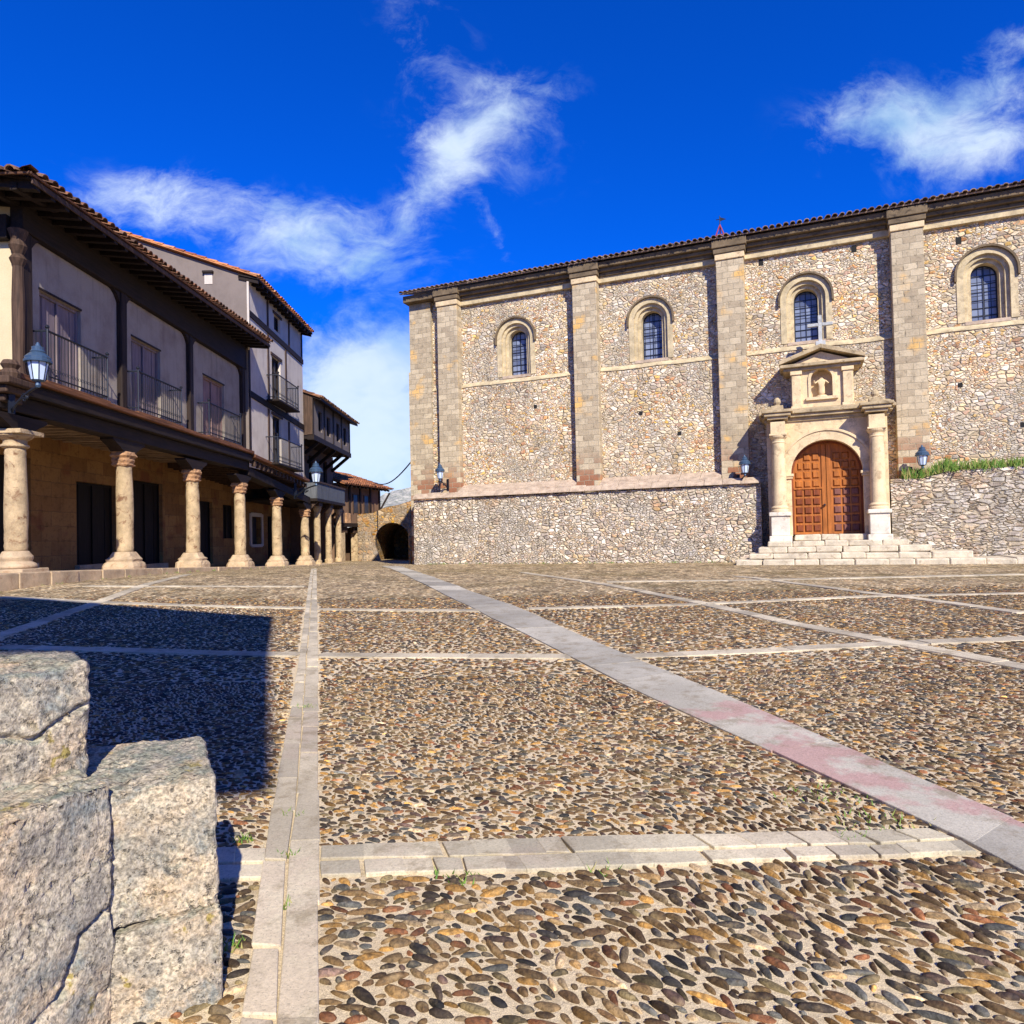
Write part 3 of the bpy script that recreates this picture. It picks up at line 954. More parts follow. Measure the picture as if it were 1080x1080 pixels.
def blocked(P, m=0.03):
    r = np.zeros(len(P), bool)
    for poly in STRIPS:
        lo, hi = poly.min(0) - m, poly.max(0) + m
        k = np.all((P > lo) & (P < hi), axis=1)
        if not k.any():
            continue
        idx = np.nonzero(k)[0]
        step = max(1, len(poly) // 160)
        pl = np.concatenate([poly[:len(poly) // 2:step], poly[len(poly) // 2 - 1:len(poly) // 2 + 1], poly[len(poly) // 2::step], poly[-1:]])
        hit = np.zeros(len(idx), bool)
        for ox, oy in ((0, 0), (m, 0), (-m, 0), (0, m), (0, -m)):
            hit |= inside(pl, P[idx] + (ox, oy))
        r[idx] |= hit
    r |= (P[:, 0] < -9.3) & (P[:, 1] > 12)
    return r


def flow(x, y):
    return -0.28 + 0.5 * np.sin(x * 1.1 + 0.7 * np.sin(y * 0.8)) * np.cos(y * 0.9 + 0.5) + 0.3 * np.sin(2.3 * x - 1.7 * y)


def pebbles():
    S = []                                  # x, y, a, b, angle
    cell = 0.056
    grid = {}
    Y1 = 5.6
    for (a0, a1, b0, b1, tries) in ((0.030, 0.054, 0.011, 0.0165, 14000), (0.020, 0.042, 0.0085, 0.0140, 140000), (0.012, 0.026, 0.0065, 0.0100, 200000), (0.007, 0.012, 0.0045, 0.007, 70000)):
        y = np.sqrt(rng.uniform(1.15 ** 2, Y1 ** 2, tries))
        x = rng.uniform(-1, 1, tries) * (0.80 * y + 1.0) + 0.6
        x = np.where(x > 0.8 * y + 1.6, 0.8 * y + 1.6 - rng.random(tries) * 2, x)
        P = np.stack([x, y], 1)
        ok = ~blocked(P, b1 + 0.004)
        a, b = rng.uniform(a0, a1, tries), rng.uniform(b0, b1, tries)
        small = np.where(y > 2.72, 0.74, 1.0)      # finer cobbles beyond the sett strip
        a, b = a * small, b * small
        gapv = np.where(y > 2.72, 0.0042, 0.0030)
        th = flow(x, y) + rng.normal(0, 0.45, tries)
        for i in np.nonzero(ok)[0]:
            xi, yi, ai, bi, t = x[i], y[i], a[i], b[i], th[i]
            o = ai * 0.62
            cx, cy = math.cos(t) * o, math.sin(t) * o
            cs = ((xi, yi, bi), (xi + cx, yi + cy, bi * .74), (xi - cx, yi - cy, bi * .74))
            good = True
            for px, py, pr in cs:
                gi, gj = int(px / cell), int(py / cell)
                for u in (gi - 1, gi, gi + 1):
                    for w in (gj - 1, gj, gj + 1):
                        for (qx, qy, qr) in grid.get((u, w), ()):
                            if (qx - px) ** 2 + (qy - py) ** 2 < (qr + pr + gapv[i]) ** 2:
                                good = False
                                break
                        if not good:
                            break
                    if not good:
                        break
                if not good:
                    break
            if good:
                for px, py, pr in cs:
                    grid.setdefault((int(px / cell), int(py / cell)), []).append((px, py, pr))
                S.append((xi, yi, ai, bi, t))
    S = np.array(S)
    # farther away: rows that wander, one stone per place
    sx, sy = 0.060, 0.0325
    ys = np.arange(Y1, PEB_DIST + 1.2, sy)
    F = []
    for j, yy in enumerate(ys):
        w = 0.80 * yy + 1.6
        xx = np.arange(-min(w, 9.3), w, sx) + (j % 2) * sx / 2
        F.append(np.stack([xx, np.full_like(xx, yy)], 1))
    F = np.concatenate(F)
    F += rng.uniform(-1, 1, F.shape) * (0.022, 0.012)
    F = F[rng.random(len(F)) > 0.05]
    F[:, 1] += 0.05 * np.sin(F[:, 0] * 2.1 + F[:, 1]) + 0.03 * np.sin(F[:, 0] * 5.3)
    # thin out into the painted pattern of the far ground
    F = F[rng.random(len(F)) > np.clip((F[:, 1] - PEB_DIST + 0.2) / 1.2, 0, 1)]
    F = F[~blocked(F, 0.028)]
    sc = np.exp(rng.normal(0, 0.22, len(F)))
    F = np.column_stack([F, 0.0275 * sc, 0.0100 * np.clip(sc, 0.6, 1.25), flow(F[:, 0], F[:, 1]) * 0.7 + rng.normal(0, 0.35, len(F))])

    def domes(A, seg, rings):
        n = len(A)
        ph = np.linspace(0, 2 * math.pi, seg, endpoint=False)[None, :]
        k = rng.uniform(0, 6.28, (n, 3))
        am = rng.uniform(0.4, 1.5, (n, 1))
        rad = 1 + am * (0.08 * np.sin(2 * ph + k[:, :1]) + 0.085 * np.sin(3 * ph + k[:, 1:2]) + 0.045 * np.sin(5 * ph + k[:, 2:]))
        h = A[:, 3] * rng.uniform(0.5, 0.95, n) + 0.002
        vs = []
        gzv = gz(A[:, 0], A[:, 1])
        tx, ty = rng.normal(0, 0.08, (2, n, 1))
        for rr, hh in rings:
            lx, ly = A[:, 2:3] * rad * np.cos(ph) * rr, A[:, 3:4] * rad * np.sin(ph) * rr
            c, s = np.cos(A[:, 4:5]), np.sin(A[:, 4:5])
            z = gzv[:, None] + h[:, None] * hh + (lx * tx + ly * ty) * (1 if hh > 0 else 0)
            vs.append(np.stack([A[:, :1] + lx * c - ly * s, A[:, 1:2] + lx * s + ly * c, z + 0 * lx], 2))
        topv = np.stack([A[:, 0], A[:, 1], gzv + h], 1)[:, None, :]
        V = np.concatenate(vs + [topv], 1)
        per = V.shape[1]
        f3, f4 = [], []
        for r in range(len(rings) - 1):
            for q in range(seg):
                f4.append((r * seg + q, r * seg + (q + 1) % seg, (r + 1) * seg + (q + 1) % seg, (r + 1) * seg + q))
        r = len(rings) - 1
        for q in range(seg):
            f3.append((r * seg + q, r * seg + (q + 1) % seg, per - 1))
        base = (np.arange(n) * per)[:, None, None]
        Q = (np.array(f4)[None] + base).reshape(-1, 4) if f4 else np.zeros((0, 4), int)
        Tt = (np.array(f3)[None] + base).reshape(-1, 3)
        return V.reshape(-1, 3), Q, Tt, per

    pal = np.array(PEB)
    wts = np.array([1.3, 1.0, 1.2, 1.0, .7, .8, .8, .9, .7, 1.2, 1.0, 1.0])
    wts /= wts.sum()
    VS, QS, TS, CS, off = [], [], [], [], 0
    for A, seg, rings in ((S[S[:, 1] < 3.6], 14, ((1.0, -0.25), (0.97, 0.28), (0.80, 0.70), (0.48, 0.95))), (S[S[:, 1] >= 3.6], 10, ((1.0, -0.2), (0.88, 0.55), (0.5, 0.93))), (F, 8, ((1.0, -0.2), (0.78, 0.7)))):
        V, Q, Tt, per = domes(A, seg, rings)
        VS.append(V)
        QS.append(Q + off)
        TS.append(Tt + off)
        off += len(V)
        c = 1.06 * pal[rng.choice(len(pal), len(A), p=wts)] * np.exp(rng.normal(0, 0.42, (len(A), 1)))
        CS.append(np.repeat(np.clip(c, 0, 1), per, 0))
    V, Q, Tt, Cc = np.concatenate(VS), np.concatenate(QS), np.concatenate(TS), np.concatenate(CS)
    me = bpy.data.meshes.new('pebble_paving')
    me.vertices.add(len(V))
    me.vertices.foreach_set('co', V.ravel())
    loops = np.concatenate([Q.ravel(), Tt.ravel()])
    me.loops.add(len(loops))
    me.loops.foreach_set('vertex_index', loops.astype(np.int32))
    starts = np.concatenate([np.arange(len(Q)) * 4, len(Q) * 4 + np.arange(len(Tt)) * 3])
    me.polygons.add(len(starts))
    me.polygons.foreach_set('loop_start', starts.astype(np.int32))
    me.polygons.foreach_set('use_smooth', np.ones(len(starts), bool))
    at = me.color_attributes.new('col', 'FLOAT_COLOR', 'POINT')
    at.data.foreach_set('color', np.column_stack([Cc, np.ones(len(Cc))]).ravel())
    me.update(calc_edges=True)
    me.validate()
    me.materials.append(M['pebble'])
    o = bpy.data.objects.new('pebble_paving', me)
    COL.objects.link(o)
    tag(o, 'brown, ochre and grey river pebbles set in tan mortar over the square', kind='stuff')
    print('pebbles', len(S), len(F))


pebbles()


# ------------------------------------------------------------------ hill far off
def hill():
    xs, ys = np.linspace(-120, 60, 90), np.linspace(70, 260, 60)
    X, Y = np.meshgrid(xs, ys)
    Z = 25 * np.clip((Y - 75) / 110, 0, 1) ** 0.8 * (0.75 + 0.25 * np.sin(X * 0.05 + 1.2)) + 0.7 * np.sin(X * 0.7 + Y * 0.3) * np.cos(Y * 0.45) + rng.normal(0, 0.25, X.shape)
    Z -= 3
    mb = MB()
    mb.v = [tuple(p) for p in np.stack([X.ravel(), Y.ravel(), Z.ravel()], 1).tolist()]
    nx = len(xs)
    mb.f = [(j * nx + i, j * nx + i + 1, (j + 1) * nx + i + 1, (j + 1) * nx + i) for j in range(len(ys) - 1) for i in range(nx - 1)]
    tag(obj('hill', mb, M['hill'], fix=False), 'grey green stony hillside showing above the archway', kind='structure')


hill()

# ------------------------------------------------------------------ church
CH_RZ = math.atan2(-0.383, 0.924)
church = thing('church', 'long stone church with tall buttresses, round-headed windows and a carved portal', 'church', (-3.9, 27.8, 0), CH_RZ)
CI = ROOTM[church]
CM = CI.inverted()
LEN = 27.0
WIN = [4.49, 9.55, 14.53, 19.43, 24.4]
BUT = [(1.40, 2.25), (6.87, 7.75), (11.83, 12.70), (16.94, 17.80), (22.0, 22.9)]
ZL, ZT = 7.2, 10.75                    # set-back level, wall top


def C(name, mb, mat, parent=None, **k):
    return obj(name, mb, mat, parent or church, local=True, **k)


def church_walls():
    outs = [arch_pts(s, 0.70, 7.32, 8.72, 16) for s in WIN]
    mb = panel_mb(rect_pts(0, LEN, ZL, ZT), outs, 0.25, 'y', 0.12)
    mb.hexa([(0, -0.0, ZL - 0.10), (LEN, -0.0, ZL - 0.10), (LEN, 0.12, ZL), (0, 0.12, ZL), (0, 0, ZL - 0.10), (LEN, 0, ZL - 0.10), (LEN, 0.12, ZL), (0, 0.12, ZL)])
    # putlog holes
    mb.add([(0, 0, -0.5), (LEN, 0, -0.5), (LEN, 0, ZL - 0.10), (0, 0, ZL - 0.10)], [(0, 1, 2, 3)])
    # body behind the front
    mb.add([(0, 0, -.5), (0, 9, -.5), (0, 9, ZT), (0, 0.12, ZT), (0, 0.12, ZL), (0, 0, ZL - .1)], [(0, 1, 2, 3, 4, 5)])
    mb.add([(LEN, 0, -.5), (LEN, 9, -.5), (LEN, 9, ZT), (LEN, 0.12, ZT), (LEN, 0.12, ZL), (LEN, 0, ZL - .1)], [(0, 1, 2, 3, 4, 5)])
    mb.add([(0, 9, -.5), (LEN, 9, -.5), (LEN, 9, ZT), (0, 9, ZT)], [(0, 1, 2, 3)])
    C('wall', mb, M['rubble'])
    # string course that caps the thicker lower wall, bay by bay
    edges = [0.97] + [e for b in BUT for e in b] + [LEN]
    for a, b in zip(edges[0::2], edges[1::2]):
        m2 = MB()
        n = max(2, int((b - a) / 0.6))
        xs = np.linspace(a + 0.01, b - 0.01, n + 1)
        zz = [ZL - 0.06 + random.uniform(-0.02, 0.02) for _ in xs]
        for i in range(n):
            m2.hexa([(xs[i], -0.03, zz[i] - 0.08), (xs[i + 1], -0.03, zz[i + 1] - 0.08), (xs[i + 1], 0.13, zz[i + 1] - 0.08), (xs[i], 0.13, zz[i] - 0.08),
                     (xs[i], -0.02, zz[i] - 0.04), (xs[i + 1], -0.02, zz[i + 1] - 0.04), (xs[i + 1], 0.13, zz[i + 1] + 0.10), (xs[i], 0.13, zz[i] + 0.10)])
        C('string_course', m2, M['lime_win'])
    # corner quoins, slightly proud and wider below
    m3 = MB().box(-0.06, 0.96, -0.05, 0.5, -.4, 7.9).box(0.0, 0.96, -0.03, 0.5, 7.9, ZT)
    C('corner_quoins', m3, M['ashlar'])
    BD = 0.32
    for a, b in BUT:
        m4 = MB().box(a, b, -BD, 0.1, -.4, 10.22)
        o = C('buttress', m4, M['ashlar'], bevel=0.015)
        C('cap', MB().box(a - 0.03, b + 0.03, -BD - .05, 0.1, 10.222, 10.42), M['lime'], o, bevel=0.02)
    # cornice, bay by bay, breaking forward over the buttresses
    for a, b in zip(edges[0::2], edges[1::2]):
        if b - a < .6:
            continue
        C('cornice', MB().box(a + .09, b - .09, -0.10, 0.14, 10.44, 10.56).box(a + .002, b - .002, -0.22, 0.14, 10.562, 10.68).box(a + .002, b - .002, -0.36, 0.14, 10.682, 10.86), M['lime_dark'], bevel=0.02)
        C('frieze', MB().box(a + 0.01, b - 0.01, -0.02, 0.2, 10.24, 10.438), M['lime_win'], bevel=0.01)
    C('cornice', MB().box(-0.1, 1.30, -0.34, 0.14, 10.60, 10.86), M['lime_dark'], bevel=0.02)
    for a, b in BUT:
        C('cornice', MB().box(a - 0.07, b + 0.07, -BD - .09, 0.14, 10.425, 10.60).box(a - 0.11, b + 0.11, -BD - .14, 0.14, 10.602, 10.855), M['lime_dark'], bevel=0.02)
    mr = tile_roof((-0.14, -0.54, 10.90), (1, 0, 0), (0, math.cos(R(18)), math.sin(R(18))), LEN + 0.3, 5.5, 0.20, 0.45, rows=4)
    mr.add([(-.14, 4.55, 12.6), (LEN + .15, 4.55, 12.6), (LEN + .15, 9.3, 10.9), (-.14, 9.3, 10.9)], [(0, 1, 2, 3)])
    C('roof', mr, M['tile_church'], fix=False)
    # putlog holes: near-black blocks whose colour stands for the shade inside
    for s, z in ((13.15, 10.0), (15.9, 9.95), (18.7, 9.7)):
        C('putlog_hole', MB().box(s, s + 0.14, 0.105, 0.14, z, z + 0.2), M['hole_shade'])
    for s, z in ((9.1, 5.4), (10.4, 4.6), (5.2, 6.0), (18.6, 5.4), (20.1, 4.1)):
        C('putlog_hole', MB().box(s, s + 0.12, -0.012, 0.05, z, z + 0.13), M['hole_shade'])


def church_window(s):
    z0, zs = 7.32, 8.72
    # voussoir band flush with the wall, then three receding rolls
    f = C('window', MB().ring_y(arch_pts(s, 0.76, z0, zs, 16), arch_pts(s, 0.58, z0, zs, 16), 0.095, 0.22), M['lime_win'])
    o1 = MB().ring_y(arch_pts(s, 0.581, z0, zs, 16), arch_pts(s, 0.47, z0, zs, 16), 0.20, 0.34)
    o2 = MB().ring_y(arch_pts(s, 0.471, z0, zs, 16), arch_pts(s, 0.36, z0, zs, 16), 0.31, 0.66)
    o1.add(o2.v, o2.f)
    C('reveal', o1, M['lime_win'], f)
    # hood mould
    hd = [(x, z) for x, z in arch_pts(s, 0.82, 8.55, zs, 16)]
    hi = [(x, z) for x, z in arch_pts(s, 0.761, 8.55, zs, 16)]
    C('hood_mould', MB().ring_y(hd, hi, 0.0, 0.14), M['lime_dark'], f)
    pa = arch_pts(s, 0.37, z0, zs, 16)
    n = len(pa)
    C('pane', MB().add([(x, 0.60, z) for x, z in pa], [tuple(range(n))]), M['leaded'], f)
    fr = MB().ring_y(arch_pts(s, 0.365, z0 + .06, zs, 16), arch_pts(s, 0.325, z0 + .06, zs, 16), 0.57, 0.61)
    fr.box(s - 0.012, s + 0.012, 0.575, 0.6, z0, zs + .32)
    for k in range(6):
        fr.box(s - 0.33, s + 0.33, 0.577, 0.6, z0 + 0.25 + k * 0.24, z0 + 0.27 + k * 0.24)
    C('frame', fr, M['iron'], f)
    C('sill', MB().hexa([(s - .57, 0.10, z0 - .08), (s + .57, 0.10, z0 - .08), (s + .57, 0.66, z0 - .08), (s - .57, 0.66, z0 - .08), (s - .57, 0.10, z0 + .02), (s + .57, 0.10, z0 + .02), (s + .57, 0.66, z0 + .12), (s - .57, 0.66, z0 + .12)]), M['weather_course'], f)


church_walls()
for s in WIN[:4]:
    church_window(s)


def portal():
    DC, DW = 14.95, 0.99
    ZD, ZS = 1.15, 3.02
    FY = -0.95                                  # front of the surround
    # masonry body with the arched doorway
    outer = rect_pts(13.28, 16.62, 0.2, 4.62)
    hole = arch_pts(DC, DW + 0.02, ZD - 0.1, ZS, 20)
    b = panel_mb(outer, [hole], 0.55, 'y', FY)
    b.add([(13.28, FY, .2), (13.28, 0, .2), (13.28, 0, 4.62), (13.28, FY, 4.62)], [(0, 1, 2, 3)])
    b.add([(16.62, FY, .2), (16.62, 0, .2), (16.62, 0, 4.62), (16.62, FY, 4.62)], [(0, 1, 2, 3)])
    b.add([(13.28, FY, 4.62), (16.62, FY, 4.62), (16.62, 0, 4.62), (13.28, 0, 4.62)], [(0, 1, 2, 3)])
    p = C('portal', b, M['lime'])
    # archivolt and imposts
    C('archivolt', MB().ring_y(arch_pts(DC, DW + 0.27, ZS, ZS, 24), arch_pts(DC, DW, ZS, ZS, 24), FY - 0.07, FY + 0.02), M['lime'], p)
    C('archivolt', MB().ring_y(arch_pts(DC, DW + 0.34, ZS, ZS, 24), arch_pts(DC, DW + 0.272, ZS, ZS, 24), FY - 0.11, FY + 0.02), M['lime'], p)
    for sg in (-1, 1):
        x0, x1 = sorted((DC + sg * DW, DC + sg * (DW + 0.24)))
        C('jamb', MB().box(x0, x1, FY - 0.07, FY + 0.02, ZD - .05, ZS - 0.16), M['lime'], p, bevel=0.01)
        C('impost', MB().box(x0 - .04, x1 + .04, FY - 0.12, FY + 0.02, ZS - 0.158, ZS - 0.09).box(x0 - .07, x1 + .07, FY - 0.15, FY + 0.02, ZS - 0.088, ZS - 0.004), M['lime'], p, bevel=0.012)
    # columns on pedestals, entablature blocks over them
    for cx in (13.62, 16.30):
        cy = FY - 0.30
        ped = MB().box(cx - .32, cx + .32, cy - .3, FY, 0.75, 1.12).box(cx - .26, cx + .26, cy - .25, FY, 1.122, 1.72).box(cx - .31, cx + .31, cy - .30, FY, 1.722, 1.84)
        C('pedestal', ped, M['lime_pale'], p, bevel=0.02)
        col = MB().lathe([(.27, 1.842), (.27, 1.90), (.24, 1.93), (.26, 1.98), (.21, 2.04), (.208, 2.4), (.20, 3.1), (.182, 3.94), (.20, 3.97), (.182, 4.0), (.19, 4.06), (.25, 4.13), (.26, 4.17)], cx, cy, 28)
        C('column', col, M['lime'], p, smooth=False)
        bl = MB().box(cx - .25, cx + .25, cy - .24, FY, 4.172, 4.23).box(cx - .21, cx + .21, cy - .20, FY, 4.232, 4.60)
        C('entablature_block', bl, M['lime'], p, bevel=0.012)
        C('entablature_block', MB().box(cx - .30, cx + .30, cy - .28, FY, 4.652, 4.74).box(cx - .38, cx + .38, cy - .36, FY, 4.742, 4.84).box(cx - .44, cx + .44, cy - .42, FY, 4.842, 4.93), M['lime_mid'], p, bevel=0.02)
        # finial
        fin = MB().box(cx - .17, cx + .17, cy - .10, cy + .24, 4.932, 5.10).lathe([(.11, 5.10), (.07, 5.14), (.11, 5.21), (.10, 5.29), (.04, 5.36)], cx, cy + .07, 12)
        C('finial', fin, M['lime_mid'], p)
    C('entablature', MB().box(13.22, 16.68, FY - .06, 0, 4.622, 4.74).box(13.14, 16.76, FY - .18, 0, 4.742, 4.84).box(13.06, 16.84, FY - .26, 0, 4.842, 4.93).hexa(
        [(13.06, FY - .26, 4.93), (16.84, FY - .26, 4.93), (16.84, 0, 4.93), (13.06, 0, 4.93), (13.10, FY - .2, 4.96), (16.8, FY - .2, 4.96), (16.8, 0, 5.25), (13.10, 0, 5.25)]), M['lime_mid'], p, bevel=0.015)
    # aedicule with a niche
    AC, AF = 14.90, -0.72
    nh = arch_pts(AC, 0.30, 5.36, 5.92, 14)
    a = panel_mb(rect_pts(14.02, 15.78, 4.94, 6.28), [nh], 0.34, 'y', AF)
    a.add([(x, AF + .34, z) for x, z in nh], [tuple(range(len(nh)))])
    for x in (14.02, 15.78):
        a.add([(x, AF, 4.94), (x, 0, 4.94), (x, 0, 6.28), (x, AF, 6.28)], [(0, 1, 2, 3)])
    ae = C('aedicule', a, M['lime'])
    C('niche_moulding', MB().ring_y(arch_pts(AC, 0.38, 5.36, 5.92, 14), arch_pts(AC, 0.30, 5.36, 5.92, 14), AF - .04, AF + .01).box(AC - .45, AC + .45, AF - .10, AF + .2, 5.27, 5.358), M['lime'], ae)
    for sg in (-1, 1):
        x = AC + sg * 0.72
        C('pilaster', MB().box(x - .13, x + .13, AF - .10, AF + .01, 5.12, 6.08).box(x - .17, x + .17, AF - .13, AF + .01, 4.95, 5.118).box(x - .17, x + .17, AF - .14, AF + .01, 6.082, 6.20), M['lime'], ae, bevel=0.012)
    C('pediment', MB().box(13.82, 15.98, AF - .14, 0, 6.204, 6.30).box(13.72, 16.08, AF - .26, 0, 6.302, 6.40), M['lime_mid'], ae, bevel=0.015)
    tri = MB().prism_y([(14.0, 6.402), (15.8, 6.402), (AC, 6.74)], AF - .05, 0)
    C('tympanum', tri, M['lime'], ae)
    rk = MB()
    for sg in (-1, 1):
        e = AC + sg * 1.20
        rk.prism_y([(e, 6.402), (AC, 6.80), (AC, 6.93), (e, 6.52)], AF - .30, 0)
    C('raking_cornice', rk, M['lime_mid'], ae, bevel=0.012)
    cr = MB().box(AC - .14, AC + .14, AF - .18, AF + .12, 6.90, 7.04).box(AC - .055, AC + .055, AF - .085, AF + .025, 7.04, 7.86).box(AC - .36, AC - .056, AF - .085, AF + .025, 7.52, 7.62).box(AC + .056, AC + .36, AF - .085, AF + .025, 7.52, 7.62)
    C('cross', cr, M['lime_grey'], ae, bevel=0.015)
    # door leaves with raised panels
    DY = FY + 0.42
    door = C('door', MB().ring_y(arch_pts(DC, DW + .02, ZD, ZS, 20), arch_pts(DC, DW - .05, ZD, ZS, 20), DY - .02, DY + .08), M['door_brown'])
    for sg in (-1, 1):
        pts = [(DC + sg * 0.006, ZD), (DC + sg * 0.006, ZS + DW - .05)]
        for i in range(1, 13):
            t = math.pi / 2 * (1 - i / 12)
            pts.append((DC + sg * (DW - .05) * math.cos(t), ZS + (DW - .05) * math.sin(t)))
        pts.append((DC + sg * (DW - .05), ZD))
        lf = MB().prism_y(pts, DY, DY + .07)
        leaf = C('leaf', lf, M['door_gold'], door)
        up = MB()
        lw = MB()
        cols, rows = 3, 10
        x0, wd = 0.17, (DW - .05 - .17 - .03) / cols
        for r in range(rows):
            z = ZD + 0.08 + r * 0.275
            for c in range(cols):
                a0, a1 = x0 + c * wd + .02, x0 + (c + 1) * wd - .02
                # inside the arch?
                zt = z + 0.215
                if zt > ZS and math.hypot(a1, zt - ZS) > DW - .09:
                    if math.hypot(a0 + .05, zt - .08 - ZS) > DW - .10:
                        continue
                    lim = math.sqrt(max(0.0, (DW - .10) ** 2 - (zt - ZS) ** 2))
                    a1 = min(a1, lim)
                    if a1 - a0 < 0.07:
                        continue
                mbx = lw if z < ZD + 1.3 else up
                xa, xb = sorted((DC + sg * a0, DC + sg * a1))
                k = 0.035
                mbx.hexa([(xa, DY - .005, z), (xb, DY - .005, z), (xb, DY - .005, zt), (xa, DY - .005, zt), (xa + k, DY - .05, z + k), (xb - k, DY - .05, z + k), (xb - k, DY - .05, zt - k), (xa + k, DY - .05, zt - k)])
        C('upper_panel', up, M['door_gold'], door)
        C('lower_panel', lw, M['door_brown'] if sg < 0 else M['door_mauve'], door)
        xa, xb = sorted((DC + sg * .008, DC + sg * .13))
        C('stile', MB().box(xa, xb, DY - .035, DY - .002, ZD, ZS + DW - .08), M['door_gold'], door, bevel=0.008)
        xa, xb = sorted((DC + sg * .132, DC + sg * (DW - .06)))
        C('rail', MB().box(xa, xb, DY - .04, DY - .002, ZD + 1.395, ZD + 1.45), M['door_gold'], door, bevel=0.008)
    C('handle', MB().tube([(DC - .07, DY - .03, 2.05), (DC - .07, DY - .09, 2.05)], .03, 10).lathe([(.05, 0), (.05, .02)], DC - .07, DY - .08, 10, z=2.03), M['iron'], door)
    # dark behind the door
    return AC, AF


AC, AF = portal()

# red iron stand on the roof
pr = CM @ Vector((11.95, 0.2, 11.0))
st = thing('roof_stand', 'small red iron tripod with a weather vane on the church roof', 'weather vane', pr, CH_RZ)
mb = MB()
for dx, dy in ((-.22, -.1), (.22, -.1), (0, .2)):
    mb.tube([(dx, dy, 0.0), (0, 0, 0.62)], .022, 6)
mb.tube([(-.13, -.06, .26), (.13, -.06, .26)], .018, 6)
obj('tripod', mb, M['red_iron'], st, local=True)
obj('vane', MB().tube([(0, 0, .6), (0, 0, .92)], .016, 6).prism_y([(.0, .74), (.2, .78), (.0, .88)], -.01, .01).tube([(-.12, 0, .81), (.0, 0, .81)], .013, 6), M['iron'], st, local=True)

# saint in the niche
stat = thing('statue', 'small pale robed stone figure standing in the niche over the church door', 'statue', CM @ Vector((AC, AF + .16, 5.36)), CH_RZ)


def figure():
    J = [(0, 0, .06, .10), (0, 0, .22, .095), (0, 0, .36, .09), (0, 0, .50, .105), (0, -.005, .575, .04), (0, -.012, .65, .062),
         (-.11, -.02, .51, .042), (-.2, -.06, .44, .034), (-.21, -.10, .54, .026), (.11, -.02, .51, .042), (.19, -.07, .42, .034), (.14, -.13, .46, .026)]
    E = [(0, 1), (1, 2), (2, 3), (3, 4), (4, 5), (3, 6), (6, 7), (7, 8), (3, 9), (9, 10), (10, 11)]
    me = bpy.data.meshes.new('body')
    me.from_pydata([j[:3] for j in J], E, [])
    o = bpy.data.objects.new('body', me)
    COL.objects.link(o)
    o.parent = stat
    md = o.modifiers.new('skin', 'SKIN')
    sv = me.skin_vertices[0].data if me.skin_vertices else None
    if sv is None:
        b = bmesh.new(); b.from_mesh(me); b.verts.layers.skin.verify(); b.to_mesh(me); b.free()
        sv = me.skin_vertices[0].data
    for i, j in enumerate(J):
        sv[i].radius = (j[3] * 1.05, j[3] * 0.8)
    sv[0].use_root = True
    o.modifiers.new('sub', 'SUBSURF').render_levels = 2
    me.materials.append(M['lime'])
    obj('base', MB().lathe([(.16, 0), (.16, .05), (.13, .07)], 0, 0, 12), M['lime'], stat, local=True)


figure()


# terrace walls, weathering, steps
def rough_wall(s0, s1, y0, y1, z0, top, name, label, mat, n=None, bulge=0.03):
    """rubble wall in church coordinates with an uneven face and top"""
    w = thing(name, label, 'stone wall', CM @ Vector(((s0 + s1) / 2, y0, 0.3)), CH_RZ)
    off = Vector(((s0 + s1) / 2, y0, 0.3))
    nx = n or int((s1 - s0) / 0.18)
    nz = 14
    mb = MB()
    zf = lambda s: top(s) + random.uniform(-.025, .025)
    xs = np.linspace(s0, s1, nx + 1)
    tp = [zf(s) for s in xs]
    vs, fs = [], []
    for i, s in enumerate(xs):
        for j in range(nz + 1):
            z = z0 + (tp[i] - z0) * j / nz
            vs.append((s, y0 + random.uniform(-bulge, bulge) + 0.05 * j / nz, z))
        vs.append((s, y1, tp[i] + 0.03))
    h = nz + 2
    for i in range(nx):
        for j in range(nz + 1):
            fs.append((i * h + j, (i + 1) * h + j, (i + 1) * h + j + 1, i * h + j + 1))
    mb.add(vs, fs)
    for s, i in ((s0, 0), (s1, nx)):
        mb.add([(s, y0, z0), (s, y1, z0), (s, y1, tp[i] + .03), (s, y0 + .05, tp[i])], [(0, 1, 2, 3)])
    mb.v = [(p[0] - off.x, p[1] - off.y, p[2] - off.z) for p in mb.v]
    obj('masonry', mb, mat, w, local=True)
    return w, off


